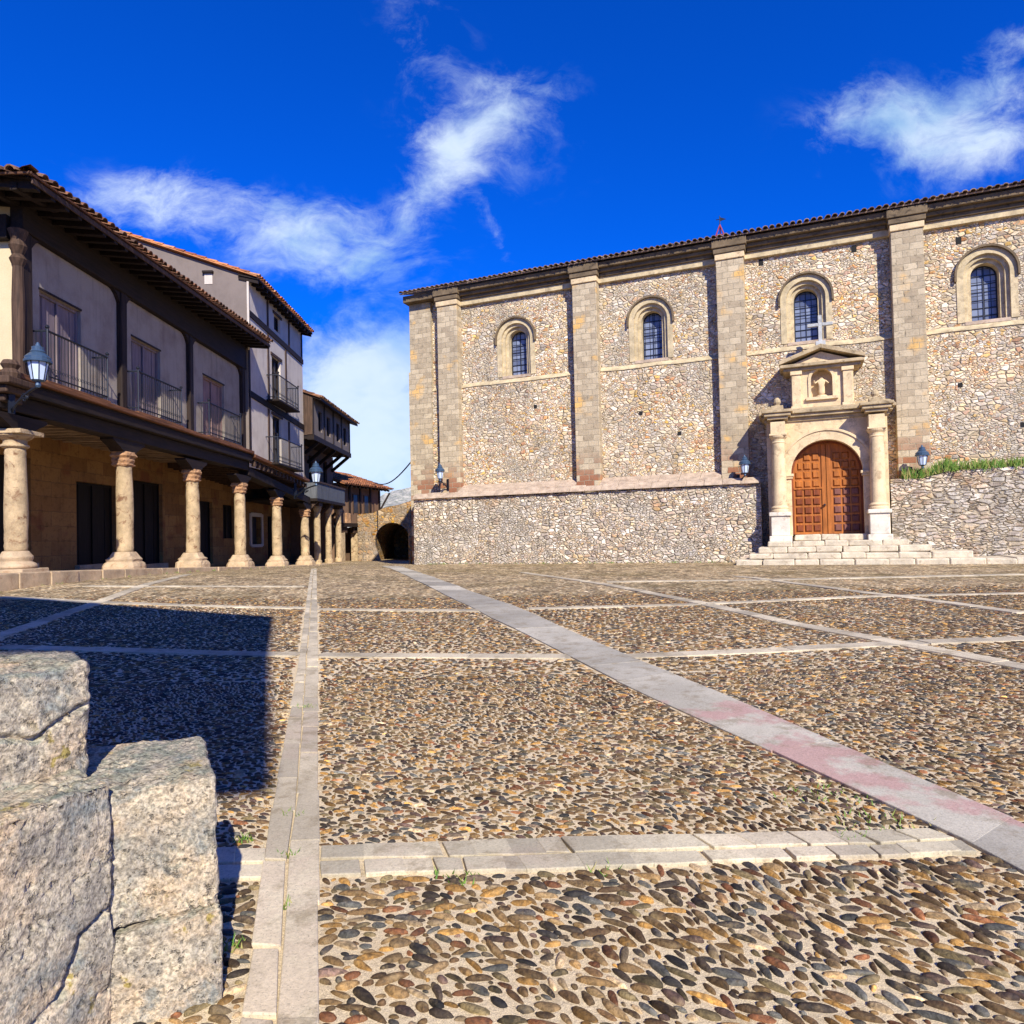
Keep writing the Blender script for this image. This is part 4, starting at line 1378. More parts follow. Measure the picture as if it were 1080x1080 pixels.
def terraces():
    w, off = rough_wall(0.42, 13.05, -0.72, -0.03, -.3, lambda s: 2.78, 'terrace_wall', 'rubble wall with ledge along the church foot, left of the portal steps', M['rubble_low'])
    m = MB()
    edges = [0.5] + [e for b in BUT[:3] for e in b] + [13.0]
    n = 22
    xs = np.linspace(0.42, 13.03, n + 1)
    for i in range(n):
        a, b = xs[i] + .004, xs[i + 1] - .004
        d = random.uniform(-.02, .02)
        m.hexa([(a, -.80 + d, 2.80), (b, -.80 + d, 2.80), (b, -.56, 2.80), (a, -.56, 2.80), (a, -.78 + d, 2.86), (b, -.78 + d, 2.86), (b, -.56, 3.02 + d), (a, -.56, 3.02 + d)])
    m.v = [(p[0] - off.x, p[1] - off.y, p[2] - off.z) for p in m.v]
    obj('coping', m, M['weather_course'], w, local=True, bevel=0.015)
    m = MB()
    for a, b in zip([0.97] + [q for _, q in BUT[:2]], [p for p, _ in BUT[:3]]):
        if b - a < .6:
            continue
        k = int((b - a) / .6)
        for i in range(k):
            x0, x1 = a + (b - a) * i / k + .006, a + (b - a) * (i + 1) / k - .006
            m.hexa([(x0, -.55, 2.9), (x1, -.55, 2.9), (x1, -.006, 2.9), (x0, -.006, 2.9), (x0, -.55, 3.03), (x1, -.55, 3.03), (x1, -.006, 3.30), (x0, -.006, 3.30)])
    m.v = [(p[0] - off.x, p[1] - off.y, p[2] - off.z) for p in m.v]
    obj('sloped_course', m, M['weather_course'], w, local=True, bevel=0.01)
    rw, roff = rough_wall(16.66, LEN, -0.95, -0.05, -.3, lambda s: 2.72 + 0.12 * math.sin(s * 1.3) * .3 + 0.2 * sst((s - 17.2) / 1.2), 'terrace_wall', 'dry grey rubble wall with grass on top, right of the church portal', M['rubble_dry'], bulge=0.05)
    # grass on the wall
    g = MB()
    for _ in range(15000):
        s = random.uniform(17.0, LEN - .5)
        y = random.uniform(-1.0, -.15)
        z = 2.70 + 0.2 * sst((s - 17.2) / 1.2)
        dens = 0.45 + 0.55 * math.sin(s * 1.9) * math.sin(s * 0.7 + 1)
        dens *= 0.5 + 0.5 * math.sin(s * 4.3 + 2 * math.sin(s * 1.7))
        if random.random() > 0.22 + 1.1 * dens * dens:
            continue
        h = random.uniform(.08, .34) * (1 + .7 * dens)
        a = random.uniform(0, 6.28)
        l = random.uniform(.02, .16)
        dx, dy = math.cos(a) * l, math.sin(a) * l - (0.08 if y < -.75 else 0)
        wx = .016
        drop = -0.12 if y < -.9 and random.random() < .5 else 0
        g.add([(s - wx, y, z), (s + wx, y, z), (s + dx * .6 + wx * .6, y + dy * .6, z + h * .7 + drop), (s + dx, y + dy, z + h + drop * 1.8), (s + dx * .6 - wx * .6, y + dy * .6, z + h * .7 + drop)], [(0, 1, 2, 4), (4, 2, 3)])
    g.v = [tuple(CM @ Vector(p)) for p in g.v]
    tag(obj('grass', g, M['grass'], fix=False), 'green grass growing along the top of the rubble wall right of the portal', 'grass', kind='stuff')
    # steps
    sp = CM @ Vector((15, -1.6, 0.3))
    stp = thing('stone_steps', 'worn pale stone steps spreading below the church door', 'steps', sp, CH_RZ)
    spec = [(14.0, 15.98, -1.30, -0.45, 1.15, 0.96), (13.25, 17.0, -1.66, -0.97, 0.965, 0.79), (13.0, 17.5, -2.0, -1.0, 0.795, 0.62), (12.75, 18.4, -2.34, -1.05, 0.625, 0.45), (12.4, LEN, -2.75, -1.0, 0.455, 0.1)]
    for x0, x1, y0, y1, zt, zb in spec:
        m = MB()
        n = max(3, int((x1 - x0) / .75))
        xs = [x0] + [x0 + (x1 - x0) * (i + random.uniform(-.2, .2)) / n for i in range(1, n)] + [x1]
        for a, b in zip(xs[:-1], xs[1:]):
            d, e = random.uniform(-.03, .03), random.uniform(-.012, .012)
            m.box(a + .003, b - .003, y0 + d, y1, zb, zt + e)
        m.v = [(p[0] - 15, p[1] + 1.6, p[2] - 0.3) for p in m.v]
        obj('step', m.jitter(.012), M['step_stone'], stp, local=True, bevel=0.035)


terraces()


# ------------------------------------------------------------------ wall lanterns
def lantern(label, loc, rz, reach, scale=1.0, src=None, drop=0.35):
    """four-sided street lantern standing on a curved wall bracket; origin at the wall, arm along local -y"""
    L = thing('wall_lantern', label, 'lantern', loc, rz, 'wall lanterns round the square')
    k = scale
    pl = MB().box(-.06 * k, .06 * k, -.03, 0.0, -.42 * k, .12 * k)
    obj('wall_plate', pl, M['iron'], L, local=True)
    arm = MB()
    pts = []
    for i in range(11):
        t = i / 10
        pts.append((0, -.02 - reach * t, -drop * k * (1 - t) ** 2 * math.cos(t * 1.2) - .04 * math.sin(t * math.pi)))
    arm.tube(pts, .026 * k, 8)
    pts = [(0, -.02 - reach * .62 * math.sin(t * math.pi / 2), (-.40 + .36 * t + .1 * math.sin(t * 5)) * k) for t in np.linspace(0, 1, 10)]
    arm.tube(pts, .018 * k, 6)
    for t in np.linspace(0, 5.2, 14)[:-1]:
        pass
    arm.tube([(0, -reach * .5 + .11 * k * math.cos(t) * (1 - t / 9), -.17 * k + .11 * k * math.sin(t) * (1 - t / 9)) for t in np.linspace(0, 7, 18)], .013 * k, 6)
    obj('bracket', arm, M['iron'], L, local=True, smooth=True)
    y = -reach - .02
    b = MB().lathe([(.03, -.02), (.05, .02), (.04, .08), (.10, .10), (.125, .12)], 0, 0, 8).xf(Matrix.Translation((0, y, 0)) @ Matrix.Scale(k, 4))
    obj('cup', b, M['iron_blue'], L, local=True)
    gl = MB()
    n = 8
    gl.lathe([(.115, .121), (.175, .46)], 0, 0, n)
    gl.xf(Matrix.Translation((0, y, 0)) @ Matrix.Scale(k, 4))
    obj('glass', gl, M['lamp_glass'], L, local=True)
    fr = MB()
    for q in range(n):
        a = 2 * math.pi * (q + .5) / n
        fr.tube([(.118 * math.cos(a), .118 * math.sin(a), .12), (.178 * math.cos(a), .178 * math.sin(a), .46)], .009, 5)
    fr.xf(Matrix.Translation((0, y, 0)) @ Matrix.Scale(k, 4))
    obj('frame', fr, M['iron'], L, local=True)
    cp = MB().lathe([(.235, .455), (.24, .49), (.215, .51), (.22, .55), (.17, .60), (.12, .64), (.13, .66), (.10, .70), (.105, .75), (.05, .77), (.02, .84), (.0, .85)], 0, 0, 16)
    cp.xf(Matrix.Translation((0, y, 0)) @ Matrix.Scale(k, 4))
    obj('hood', cp, M['iron_blue'], L, local=True)
    return L


def on_church(s, y, z):
    return tuple(CM @ Vector((s, y, z)))


lantern('blue grey lantern on the far left corner of the church, over the ledge', on_church(1.75, -.34, 3.45), CH_RZ - .25, .42, .78)
lantern('blue grey lantern on the buttress just left of the portal', on_church(12.35, -.34, 3.05), CH_RZ + .45, .55, .78)
lantern('blue grey lantern on the buttress just right of the portal, over the grassy wall', on_church(17.25, -.34, 3.0), CH_RZ + .45, .55, .80)

# ------------------------------------------------------------------ arcade houses
COLY = [14.3, 18.3, 22.2, 26.1, 30.2, 34.3]
COLTOP = [3.65, 3.70, 3.62, 3.50, 3.21, 2.86]
COLBOT = [0.56, 0.63, 0.53, 0.37, 0.23, 0.13]
CX = -10.12


def pav_z(y):
    return float(np.interp(y, [11.5, 13.9, 18.3, 22.2, 26.1, 30.2, 34.4, 42], [.80, .78, .66, .53, .38, .24, .14, .02]))


def pavement():
    mb = MB()
    ys = np.arange(11.6, 41.1, 0.9)
    for a, b in zip(ys[:-1], ys[1:]):
        e = random.uniform(-.03, .03)
        mb.ybeam(-9.72, -9.40 + e, a + .004, b - .004, -.3, pav_z(a), -.3, pav_z(b))
        mb.ybeam(-13.6, -9.724, a, b, -.3, pav_z(a) - .004, -.3, pav_z(b) - .004)
    tag(obj('pavement', mb, M['plinth'], bevel=0.02), 'raised stone pavement under the arcade', kind='structure')


pavement()


def arcade_column(parent, i, moulded):
    y, zb, zt = COLY[i], COLBOT[i], COLTOP[i]
    r = 0.195
    bh = 0.62 if moulded else 0.45
    sh = [(r * 1.05, zb + bh), (r * 1.04, zb + bh + .25), (r * 1.06, zb + (zt - zb) * .5), (r * .97, zt - .55), (r * .93, zt - .36)]
    sh = [(r_ * random.uniform(.96, 1.04), h_) for a_, b_ in zip(sh[:-1], sh[1:]) for r_, h_ in [(a_[0] + (b_[0] - a_[0]) * q, a_[1] + (b_[1] - a_[1]) * q) for q in (0, .25, .5, .75)]] + [sh[-1]]
    ml = MB().lathe(sh, CX, y, 26, jit=0.012)
    kx, ky = random.uniform(-.03, .03), random.uniform(-.03, .03)
    ml.v = [(p[0] + kx * math.sin((p[2] - zb) / (zt - zb) * math.pi), p[1] + ky * math.sin((p[2] - zb) / (zt - zb) * math.pi), p[2]) for p in ml.v]
    s = obj('column', ml, M['column'], parent, smooth=True)
    if moulded:
        b = MB().box(CX - .46, CX + .46, y - .46, y + .46, zb - .25, zb + .14).box(CX - .41, CX + .41, y - .41, y + .41, zb + .142, zb + .28).lathe([(.36, .282), (.38, .33), (.35, .38), (.28, .42), (.30, .48), (.31, .52), (.26, .58), (.226, .64)], CX, y, 26, z=zb)
        c = MB().lathe([(.20, -.36), (.25, -.33), (.25, -.29), (.21, -.27), (.21, -.20), (.26, -.17), (.33, -.12), (.34, -.09)], CX, y, 26, z=zt).box(CX - .36, CX + .36, y - .36, y + .36, zt - .09, zt)
        obj('base', b, M['plinth'], s, bevel=0.02)
        obj('capital', c, M['column'], s, bevel=0.01)
    else:
        b = MB().lathe([(.44, -.15), (.43, .10), (.41, .17), (.36, .22), (.37, .28), (.30, .34), (.27, .40), (.228, .47)], CX, y, 24, z=zb, sq=0.72, jit=0.03)
        obj('base', b, M['plinth'], s, smooth=False)
        c = MB().lathe([(.19, -.38), (.23, -.34), (.21, -.29), (.24, -.22), (.22, -.16), (.27, -.10), (.25, -.04), (.24, 0)], CX, y, 20, z=zt, sq=0.55, jit=0.07)
        obj('capital', c, M['capital'], s, smooth=False)
    # timber bracket between column and beam
    k = 0.75
    obj('bracket', MB().prism_x([(y - k, zt + .30), (y - k, zt + .24), (y - .45, zt + .10), (y - .3, zt + .002), (y + .3, zt + .002), (y + .45, zt + .10), (y + k, zt + .24), (y + k, zt + .30)], CX - .17, CX + .17), M['timber'], s)
    return s


def balcony(parent, y0, y1, xw, proj, z, h, slabm, name='balcony'):
    """iron balcony: slab, rail and bars; wall face at xw"""
    xf = xw + proj
    b = obj(name, MB().box(xw - .02, xf + .05, y0 - .06, y1 + .06, z - .08, z), slabm, parent, bevel=0.012)
    r = MB()
    for zz in (z + .10, z + h):
        r.tube([(xw, y0, zz), (xf, y0, zz), (xf, y1, zz), (xw, y1, zz)], .017 if zz < z + h else .024, 6)
    n = int((y1 - y0) / .115)
    for i in range(n + 1):
        y = y0 + (y1 - y0) * i / n
        r.tube([(xf, y, z), (xf, y, z + h)], .0085, 5)
    m = max(2, int(proj / .12))
    for i in range(1, m):
        for y in (y0, y1):
            r.tube([(xw + proj * i / m, y, z), (xw + proj * i / m, y, z + h)], .0085, 5)
    for i in range(n):                       # scroll band
        y = y0 + (y1 - y0) * (i + .5) / n
        r.tube([(xf, y + .035 * math.cos(t), z + h * .24 + .035 * math.sin(t)) for t in np.linspace(0, 6.3, 9)], .005, 4)
    obj('railing', r, M['iron'], b)
    kn = MB()
    for y in (y0, y1):
        kn.tube([(xf, y, z), (xf, y, z + h + .04)], .022, 6).lathe([(.012, .03), (.042, .07), (.045, .09), (.012, .13)], xf, y, 10, z=z + h)
    obj('corner_post', kn, M['iron'], b)
    return b


def shuttered_door(parent, y0, y1, z0, z1, xw, mat, name='balcony_door', frame='timber_v'):
    """tall shuttered opening set back in the wall at xw"""
    d = MB()
    x = xw - .13
    n = 6
    w = (y1 - y0) / n
    for i in range(n):
        d.box(x - .03, x + (0.012 if i % 2 else 0.0), y0 + i * w + .006, y0 + (i + 1) * w - .006, z0, z1)
    o = obj(name, d, mat, parent, bevel=0.004)
    f = MB().box(x + .013, x + .05, y0 - .002, y0 + .06, z0, z1).box(x + .013, x + .05, y1 - .06, y1 + .002, z0, z1).box(x + .013, x + .05, y0 + .062, y1 - .062, z1 - .07, z1 - .004).box(x + .02, x + .05, (y0 + y1) / 2 - .03, (y0 + y1) / 2 + .03, z0, z1 - .072)
    obj('frame', f, mat, o)
    return o


def eave_z(y):
    return 8.36 + 0.0326 * (y - 13.5)


def arcaded_house():
    H = thing('arcaded_house', 'old house on stone columns with dark deep eaves and three iron balconies', 'house', (-10.1, 14.4, .6))
    XW, Y0, Y1 = -10.1, 14.4, 26.45
    doors = [(15.04, 16.5, 5.58), (18.7, 20.25, 5.62), (23.05, 24.75, 5.6)]
    D = [(a, b, 4.72, t + 1.25) for a, b, t in doors]
    wp = panel_mb(rect_pts(Y0, Y1, 4.6, 8.35), [rect_pts(a, b, c, d) for a, b, c, d in D], .2, 'x', XW)
    obj('facade_wall', wp, M['plaster'], H)
    ew = MB().add([(XW, Y0, 4.6), (-19, Y0, 4.6), (-19, Y0, 8.5), (XW, Y0, 8.5)], [(0, 1, 2, 3)]).add([(XW, Y1, 4.63), (-19, Y1, 4.63), (-19, Y1, 9.4), (-14.5, Y1, 10.6), (XW, Y1, 8.6)], [(0, 1, 2, 3, 4)]).add([(-19, Y0, 0), (-19, Y1, 0), (-19, Y1, 9), (-19, Y0, 9)], [(0, 1, 2, 3)])
    obj('end_wall', ew, M['plaster_end'], H)
    mats = [M['shutter'], M['shutter'], M['shutter_warm']]
    rails = [(14.75, 16.95), (18.35, 20.75), (22.65, 25.3)]
    for (a, b, c, d), mt, (ra, rb) in zip(D, mats, rails):
        o = shuttered_door(H, a, b, c, d, XW, mt)
        obj('lintel', MB().box(XW - .02, XW + .02, a - .02, b + .02, d + .002, d + .05), M['timber_v'], o)
        balcony(H, ra, rb, XW, .36, 4.78, 1.06, M['timber_brown'])
    # posts, wall plate, brackets
    for y in (14.52, 18.14, 22.0, 26.3):
        p = obj('post', MB().box(XW - .1, XW + .13, y - .14, y + .14, 4.70, 7.9).jitter(.012), M['timber_v'], H, bevel=0.03)
        for sg in (-1, 1):
            if (y < 15 and sg < 0) or (y > 26 and sg > 0):
                continue
            kb = MB().prism_x([(y + sg * .142, 7.82), (y + sg * .142, 7.55), (y + sg * .19, 7.62), (y + sg * .27, 7.72), (y + sg * .40, 7.80), (y + sg * .48, 7.82)], XW - .04, XW + .1)
            obj('corbel', kb, M['timber_v'], p)
    obj('wall_plate', MB().ybeam(XW - .1, XW + .17, Y0 - .1, Y1, 7.822, 8.40, 7.822, 8.75).box(XW - 9, XW - .102, Y0 - .2, Y0 - .002, 7.6, 8.1), M['timber'], H, bevel=0.02)
    # rafters, boards, fascia, roof
    XE = -9.12
    n = 30
    for i in range(n):
        y = 13.5 + (Y1 - 13.5) * i / (n - 1)
        z = eave_z(y)
        obj('rafter', MB().hexa([(XW - .5, y - .065, z - .03), (XE + .05, y - .065, z - .17), (XE + .05, y + .065, z - .17), (XW - .5, y + .065, z - .03), (XW - .5, y - .065, z + .16), (XE + .05, y - .065, z - .012), (XE + .05, y + .065, z - .012), (XW - .5, y + .065, z + .16)]).jitter(.008), M['timber'], H)
    for i in range(8):
        x = -9.5 - i * .55
        obj('rafter', MB().hexa([(x - .065, Y0 + .3, 8.33), (x + .065, Y0 + .3, 8.33), (x + .065, 13.42, 8.19), (x - .065, 13.42, 8.19), (x - .065, Y0 + .3, 8.5), (x + .065, Y0 + .3, 8.5), (x + .065, 13.42, 8.34), (x - .065, 13.42, 8.34)]), M['timber'], H)
    z0, z1 = eave_z(13.3), eave_z(26.5)
    obj('eave_boards', MB().hexa([(-10.7, 13.35, z0 + .24), (XE, 13.35, z0 - .005), (XE, 26.5, z1 - .005), (-10.7, 26.5, z1 + .24), (-10.7, 13.35, z0 + .28), (XE, 13.35, z0 + .025), (XE, 26.5, z1 + .025), (-10.7, 26.5, z1 + .28)]).hexa(
        [(-19, 13.3, z0 - .005), (XE - .6, 13.3, z0 - .005), (XE - .6, 14.9, z0 + .3), (-19, 14.9, z0 + .3), (-19, 13.3, z0 + .03), (XE - .6, 13.3, z0 + .03), (XE - .6, 14.9, z0 + .34), (-19, 14.9, z0 + .34)]), M['timber'], H)
    obj('fascia', MB().ybeam(XE + .052, XE + .085, 13.3, 26.5, z0 - .11, z0 - .01, z1 - .11, z1 - .01), M['timber_mid'], H)
    al = Vector((0, 13.2, z1 - z0)).normalized()
    c20 = math.cos(R(20))
    rf = tile_roof((XE + .14, 13.16, z0 + .05), al, (-c20, 0, math.sin(R(20))), 13.35, 5.4, .245, .43, hip0=c20)
    hp = tile_roof((XE + .14, 13.16, z0 + .05), (-1, 0, 0), (0, c20, math.sin(R(20))), 9.8, 4.6, .245, .43, hip0=c20)
    rf.add([tuple(Vector((XE + .14, 13.16, z0 + .09)) + Vector((-1, 1, math.tan(R(20)))) * t + Vector(o)) for t in (0, 4.3) for o in ((-.1, -.1, 0), (0, 0, .09), (.1, .1, 0))], [(0, 1, 4, 3), (1, 2, 5, 4)])
    rf.add(hp.v, hp.f)
    obj('roof', rf, M['tile_old'], H, fix=False)
    # ledge and floor of the upper storey
    obj('floor_ledge', MB().box(-9.98, -9.68, 13.55, 26.5, 4.62, 4.74).box(-19, -9.98, 13.55, 14.42, 4.625, 4.735), M['timber_brown'], H, bevel=0.02)
    obj('floor_beam', MB().box(CX - .2, CX + .2, 13.6, 26.5, 4.0, 4.34).box(-19, CX - .202, 13.72, 14.06, 4.0, 4.34), M['timber'], H, bevel=0.025)
    obj('ledge_beam', MB().box(CX - .198, -9.76, 13.6, 26.5, 4.342, 4.558), M['timber'], H, bevel=0.02)
    obj('ceiling', MB().box(-13.4, -9.8, 13.6, 26.5, 4.56, 4.615), M['timber'], H)
    for i in range(27):
        y = 13.95 + i * .47
        obj('joist', MB().box(-13.1, CX - .21, y - .075, y + .075, 4.342, 4.555).jitter(.008), M['timber_bounce_lit'], H)
    # back wall of the arcade
    XB = -13.1
    dd = [(14.2, 15.6, .6, 3.4), (16.6, 19.1, .6, 3.7), (21.1, 23.2, .6, 3.25), (24.3, 26.3, .5, 3.55)]
    bw = panel_mb(rect_pts(13.2, 26.5, -.2, 4.6), [rect_pts(*d) for d in dd], .3, 'x', XB)
    bw.add([(XB, 13.2, -.2), (-19, 13.2, -.2), (-19, 13.2, 4.6), (XB, 13.2, 4.6)], [(0, 1, 2, 3)])
    obj('arcade_wall', bw, M['ashlar_house'], H)
    for a, b, c, d in dd:
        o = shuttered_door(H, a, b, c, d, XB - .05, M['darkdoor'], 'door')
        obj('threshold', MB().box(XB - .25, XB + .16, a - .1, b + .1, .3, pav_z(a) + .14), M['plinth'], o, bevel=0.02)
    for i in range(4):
        arcade_column(H, i, i == 0)
    # carved corner bracket under the ledge end
    cb = MB()
    for j in range(4):
        cb.box(CX - .16 - .02 * j, CX + .18 + .13 * j, 13.9 - .2 - .12 * j, 13.9 + .2, 3.98 + .15 * j, 4.125 + .15 * j)
    obj('corner_bracket', cb, M['timber_mid'], H, bevel=0.03)
    obj('corner_carving', MB().lathe([(.05, 0), (.16, .05), (.18, .16), (.12, .25), (.17, .33), (.12, .42)], -9.72, 13.62, 12, z=4.5), M['timber_mid'], H)
    obj('corner_shaft', MB().lathe([(.17, 0), (.13, .12), (.11, .3), (.12, 1.6), (.10, 2.3), (.16, 2.45), (.10, 2.55), (.17, 2.72), (.12, 2.85), (.19, 3.05)], XW + .04, Y0 - .06, 12, z=4.75), M['timber_mid'], H)
    return H


arcaded_house()


def tall_house():
    XW, Y0, Y1 = -9.9, 26.52, 33.55
    H = thing('tall_house', 'tall pale house with timber bands, two iron balconies and an orange tiled gable', 'house', (-9.9, 26.52, .3))
    win = [(29.2, 30.3, 4.55, 6.6), (29.2, 30.3, 7.15, 9.1), (29.55, 30.35, 10.3, 10.95)]
    obj('facade_wall', panel_mb(rect_pts(Y0, Y1, 4.15, 11.35), [rect_pts(*w) for w in win], .22, 'x', XW), M['plaster_pale'], H)
    XR, ZR, XE, ZE = -15.2, 13.38, -9.42, 11.36
    sl = (ZR - ZE) / (XE - XR)
    zat = lambda x: ZE + (XE - x) * sl - .1
    g = MB().add([(XW, Y0, 4.63), (XR, Y0, 4.63), (-20.5, Y0, 4.63), (-20.5, Y0, zat(-9.9)), (XR, Y0, ZR - .1), (XW, Y0, zat(XW))], [(0, 1, 2, 3, 4, 5)])
    obj('gable_wall', g, M['plaster_grey'], H)
    obj('end_wall', MB().add([(XW, Y1, 4.2), (-20.5, Y1, 4.2), (-20.5, Y1, zat(-9.9)), (XR, Y1, ZR - .1), (XW, Y1, zat(XW))], [(0, 1, 2, 3, 4)]), M['plaster_grey'], H)
    up = Vector((-1, 0, sl)).normalized()
    L = math.hypot(XE - XR, ZR - ZE)
    rf = tile_roof((XE, Y0 - .18, ZE), (0, 1, 0), up, Y1 - Y0 + .4, L, .24, .43)
    rf.add([(XR, Y0 - .18, ZR), (XR, Y1 + .2, ZR), (-21, Y1 + .2, ZE), (-21, Y0 - .18, ZE)], [(0, 1, 2, 3)])
    obj('roof', rf, M['tile_red'], H, fix=False)
    obj('eave_boards', MB().hexa([(XE - .02, Y0 - .1, ZE - .10), (XW - .3, Y0 - .1, ZE + .08), (XW - .3, Y1 + .15, ZE + .08), (XE - .02, Y1 + .15, ZE - .10), (XE - .02, Y0 - .1, ZE - .045), (XW - .3, Y0 - .1, ZE + .13), (XW - .3, Y1 + .15, ZE + .13), (XE - .02, Y1 + .15, ZE - .045)]), M['timber'], H)
    for i in range(15):
        y = Y0 + (Y1 - Y0) * i / 14
        obj('rafter', MB().hexa([(XW - .3, y - .05, ZE - .06), (XE - .04, y - .05, ZE - .24), (XE - .04, y + .05, ZE - .24), (XW - .3, y + .05, ZE - .06), (XW - .3, y - .05, ZE + .075), (XE - .04, y - .05, ZE - .105), (XE - .04, y + .05, ZE - .105), (XW - .3, y + .05, ZE + .075)]), M['timber'], H)
    # timber bands and studs
    def band(y0, y1, za, zb, h=.24):
        obj('timber_band', MB().ybeam(XW - .02, XW + .05, y0, y1, za, za + h, zb, zb + h).jitter(.006), M['timber'], H)
    band(Y0 + .02, Y1, 9.95, 9.78)
    band(Y0 + .02, Y1, 6.85, 6.62)
    for y, a, b in ((26.62, 4.3, 11.2), (28.75, 6.98, 9.86), (28.75, 10.1, 11.25), (31.0, 6.9, 9.8), (31.5, 10.05, 11.25), (33.42, 9.9, 11.25), (28.7, 4.4, 6.75), (31.3, 4.3, 6.65)):
        obj('stud', MB().box(XW - .02, XW + .035, y - .08, y + .08, a, b).jitter(.008), M['timber_v'] if y in (26.62, 33.42) else M['timber_mid'], H)
    for (a, b, c, d) in win:
        o = obj('window', MB().box(XW - .2, XW - .16, a, b, c, d), M['glass'], H)
        f = MB()
        for (p, q, r, s) in ((a, a + .09, c, d), (b - .09, b, c, d), (a + .092, b - .092, d - .09, d), (a + .092, b - .092, c, c + .09), ((a + b) / 2 - .04, (a + b) / 2 + .04, c + .092, d - .092)):
            f.box(XW - .158, XW - .1, p, q, r, s)
        if d - c > 1:
            for k in (.35, .68):
                z = c + (d - c) * k
                f.box(XW - .157, XW - .11, a + .092, (a + b) / 2 - .042, z - .025, z + .025).box(XW - .157, XW - .11, (a + b) / 2 + .042, b - .092, z - .025, z + .025)
        obj('frame', f, M['timber'], o)
        obj('lintel', MB().box(XW - .01, XW + .04, a - .15, b + .15, d + .002, d + .12), M['timber_mid'], o)
    balcony(H, 28.55, 31.2, XW, .48, 7.12, 1.0, M['timber'])
    balcony(H, 28.35, 31.6, XW, .48, 4.5, 1.05, M['timber'])
    v = obj('vent', MB().box(-11.5, -11.2, Y0 - .02, Y0 + .05, 11.15, 11.55), M['plaster_pale'], H)
    obj('vent_hood', MB().box(-11.55, -11.15, Y0 - .12, Y0 - .001, 11.56, 11.64), M['timber'], v)
    obj('corner_pipe', MB().tube([(XW + .05, Y0 - .04, 8.6), (XW + .05, Y0 - .04, 11.2)], .045, 8), M['plaster_pale'], H)
    # arcade storey
    obj('floor_ledge', MB().ybeam(-9.98, -9.66, 26.53, 33.6, 4.5, 4.63, 4.12, 4.25), M['timber_brown'], H, bevel=0.02)
    obj('floor_beam', MB().ybeam(CX - .2, CX + .2, 26.53, 34.6, 3.83, 4.15, 3.12, 3.46), M['timber'], H, bevel=0.02)
    obj('ceiling', MB().ybeam(-13.4, -9.9, 26.53, 33.6, 4.42, 4.49, 4.05, 4.11), M['timber'], H)
    for i in range(15):
        y = 26.8 + i * .47
        z = 4.41 - .052 * (y - 26.5)
        obj('joist', MB().box(-13.1, -9.75, y - .07, y + .07, z - .2, z), M['timber_mid'], H)
    XB = -13.1
    dd = [(28.6, 30.7, .4, 3.1), (31.8, 33.1, 1.5, 3.05), (37.6, 38.9, .1, 2.7)]
    obj('arcade_wall', panel_mb(rect_pts(26.5, 41.4, -.2, 4.5), [rect_pts(*d) for d in dd] + [rect_pts(35.2, 36.6, 1.2, 2.6)], .3, 'x', XB), M['ashlar_house'], H)
    for a, b, c, d in dd:
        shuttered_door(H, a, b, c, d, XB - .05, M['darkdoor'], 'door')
    o = obj('window', MB().box(XB - .28, XB - .24, 35.2, 36.6, 1.2, 2.6), M['glass'], H)
    obj('frame', MB().box(XB - .02, XB + .06, 35.0, 35.2, 1.1, 2.75).box(XB - .02, XB + .06, 36.6, 36.8, 1.1, 2.75).box(XB - .02, XB + .06, 35.2, 36.6, 2.6, 2.8).box(XB - .02, XB + .08, 35.2, 36.6, 1.05, 1.2), M['plaster_pale'], o)
    for i in (4, 5):
        arcade_column(H, i, False)


tall_house()


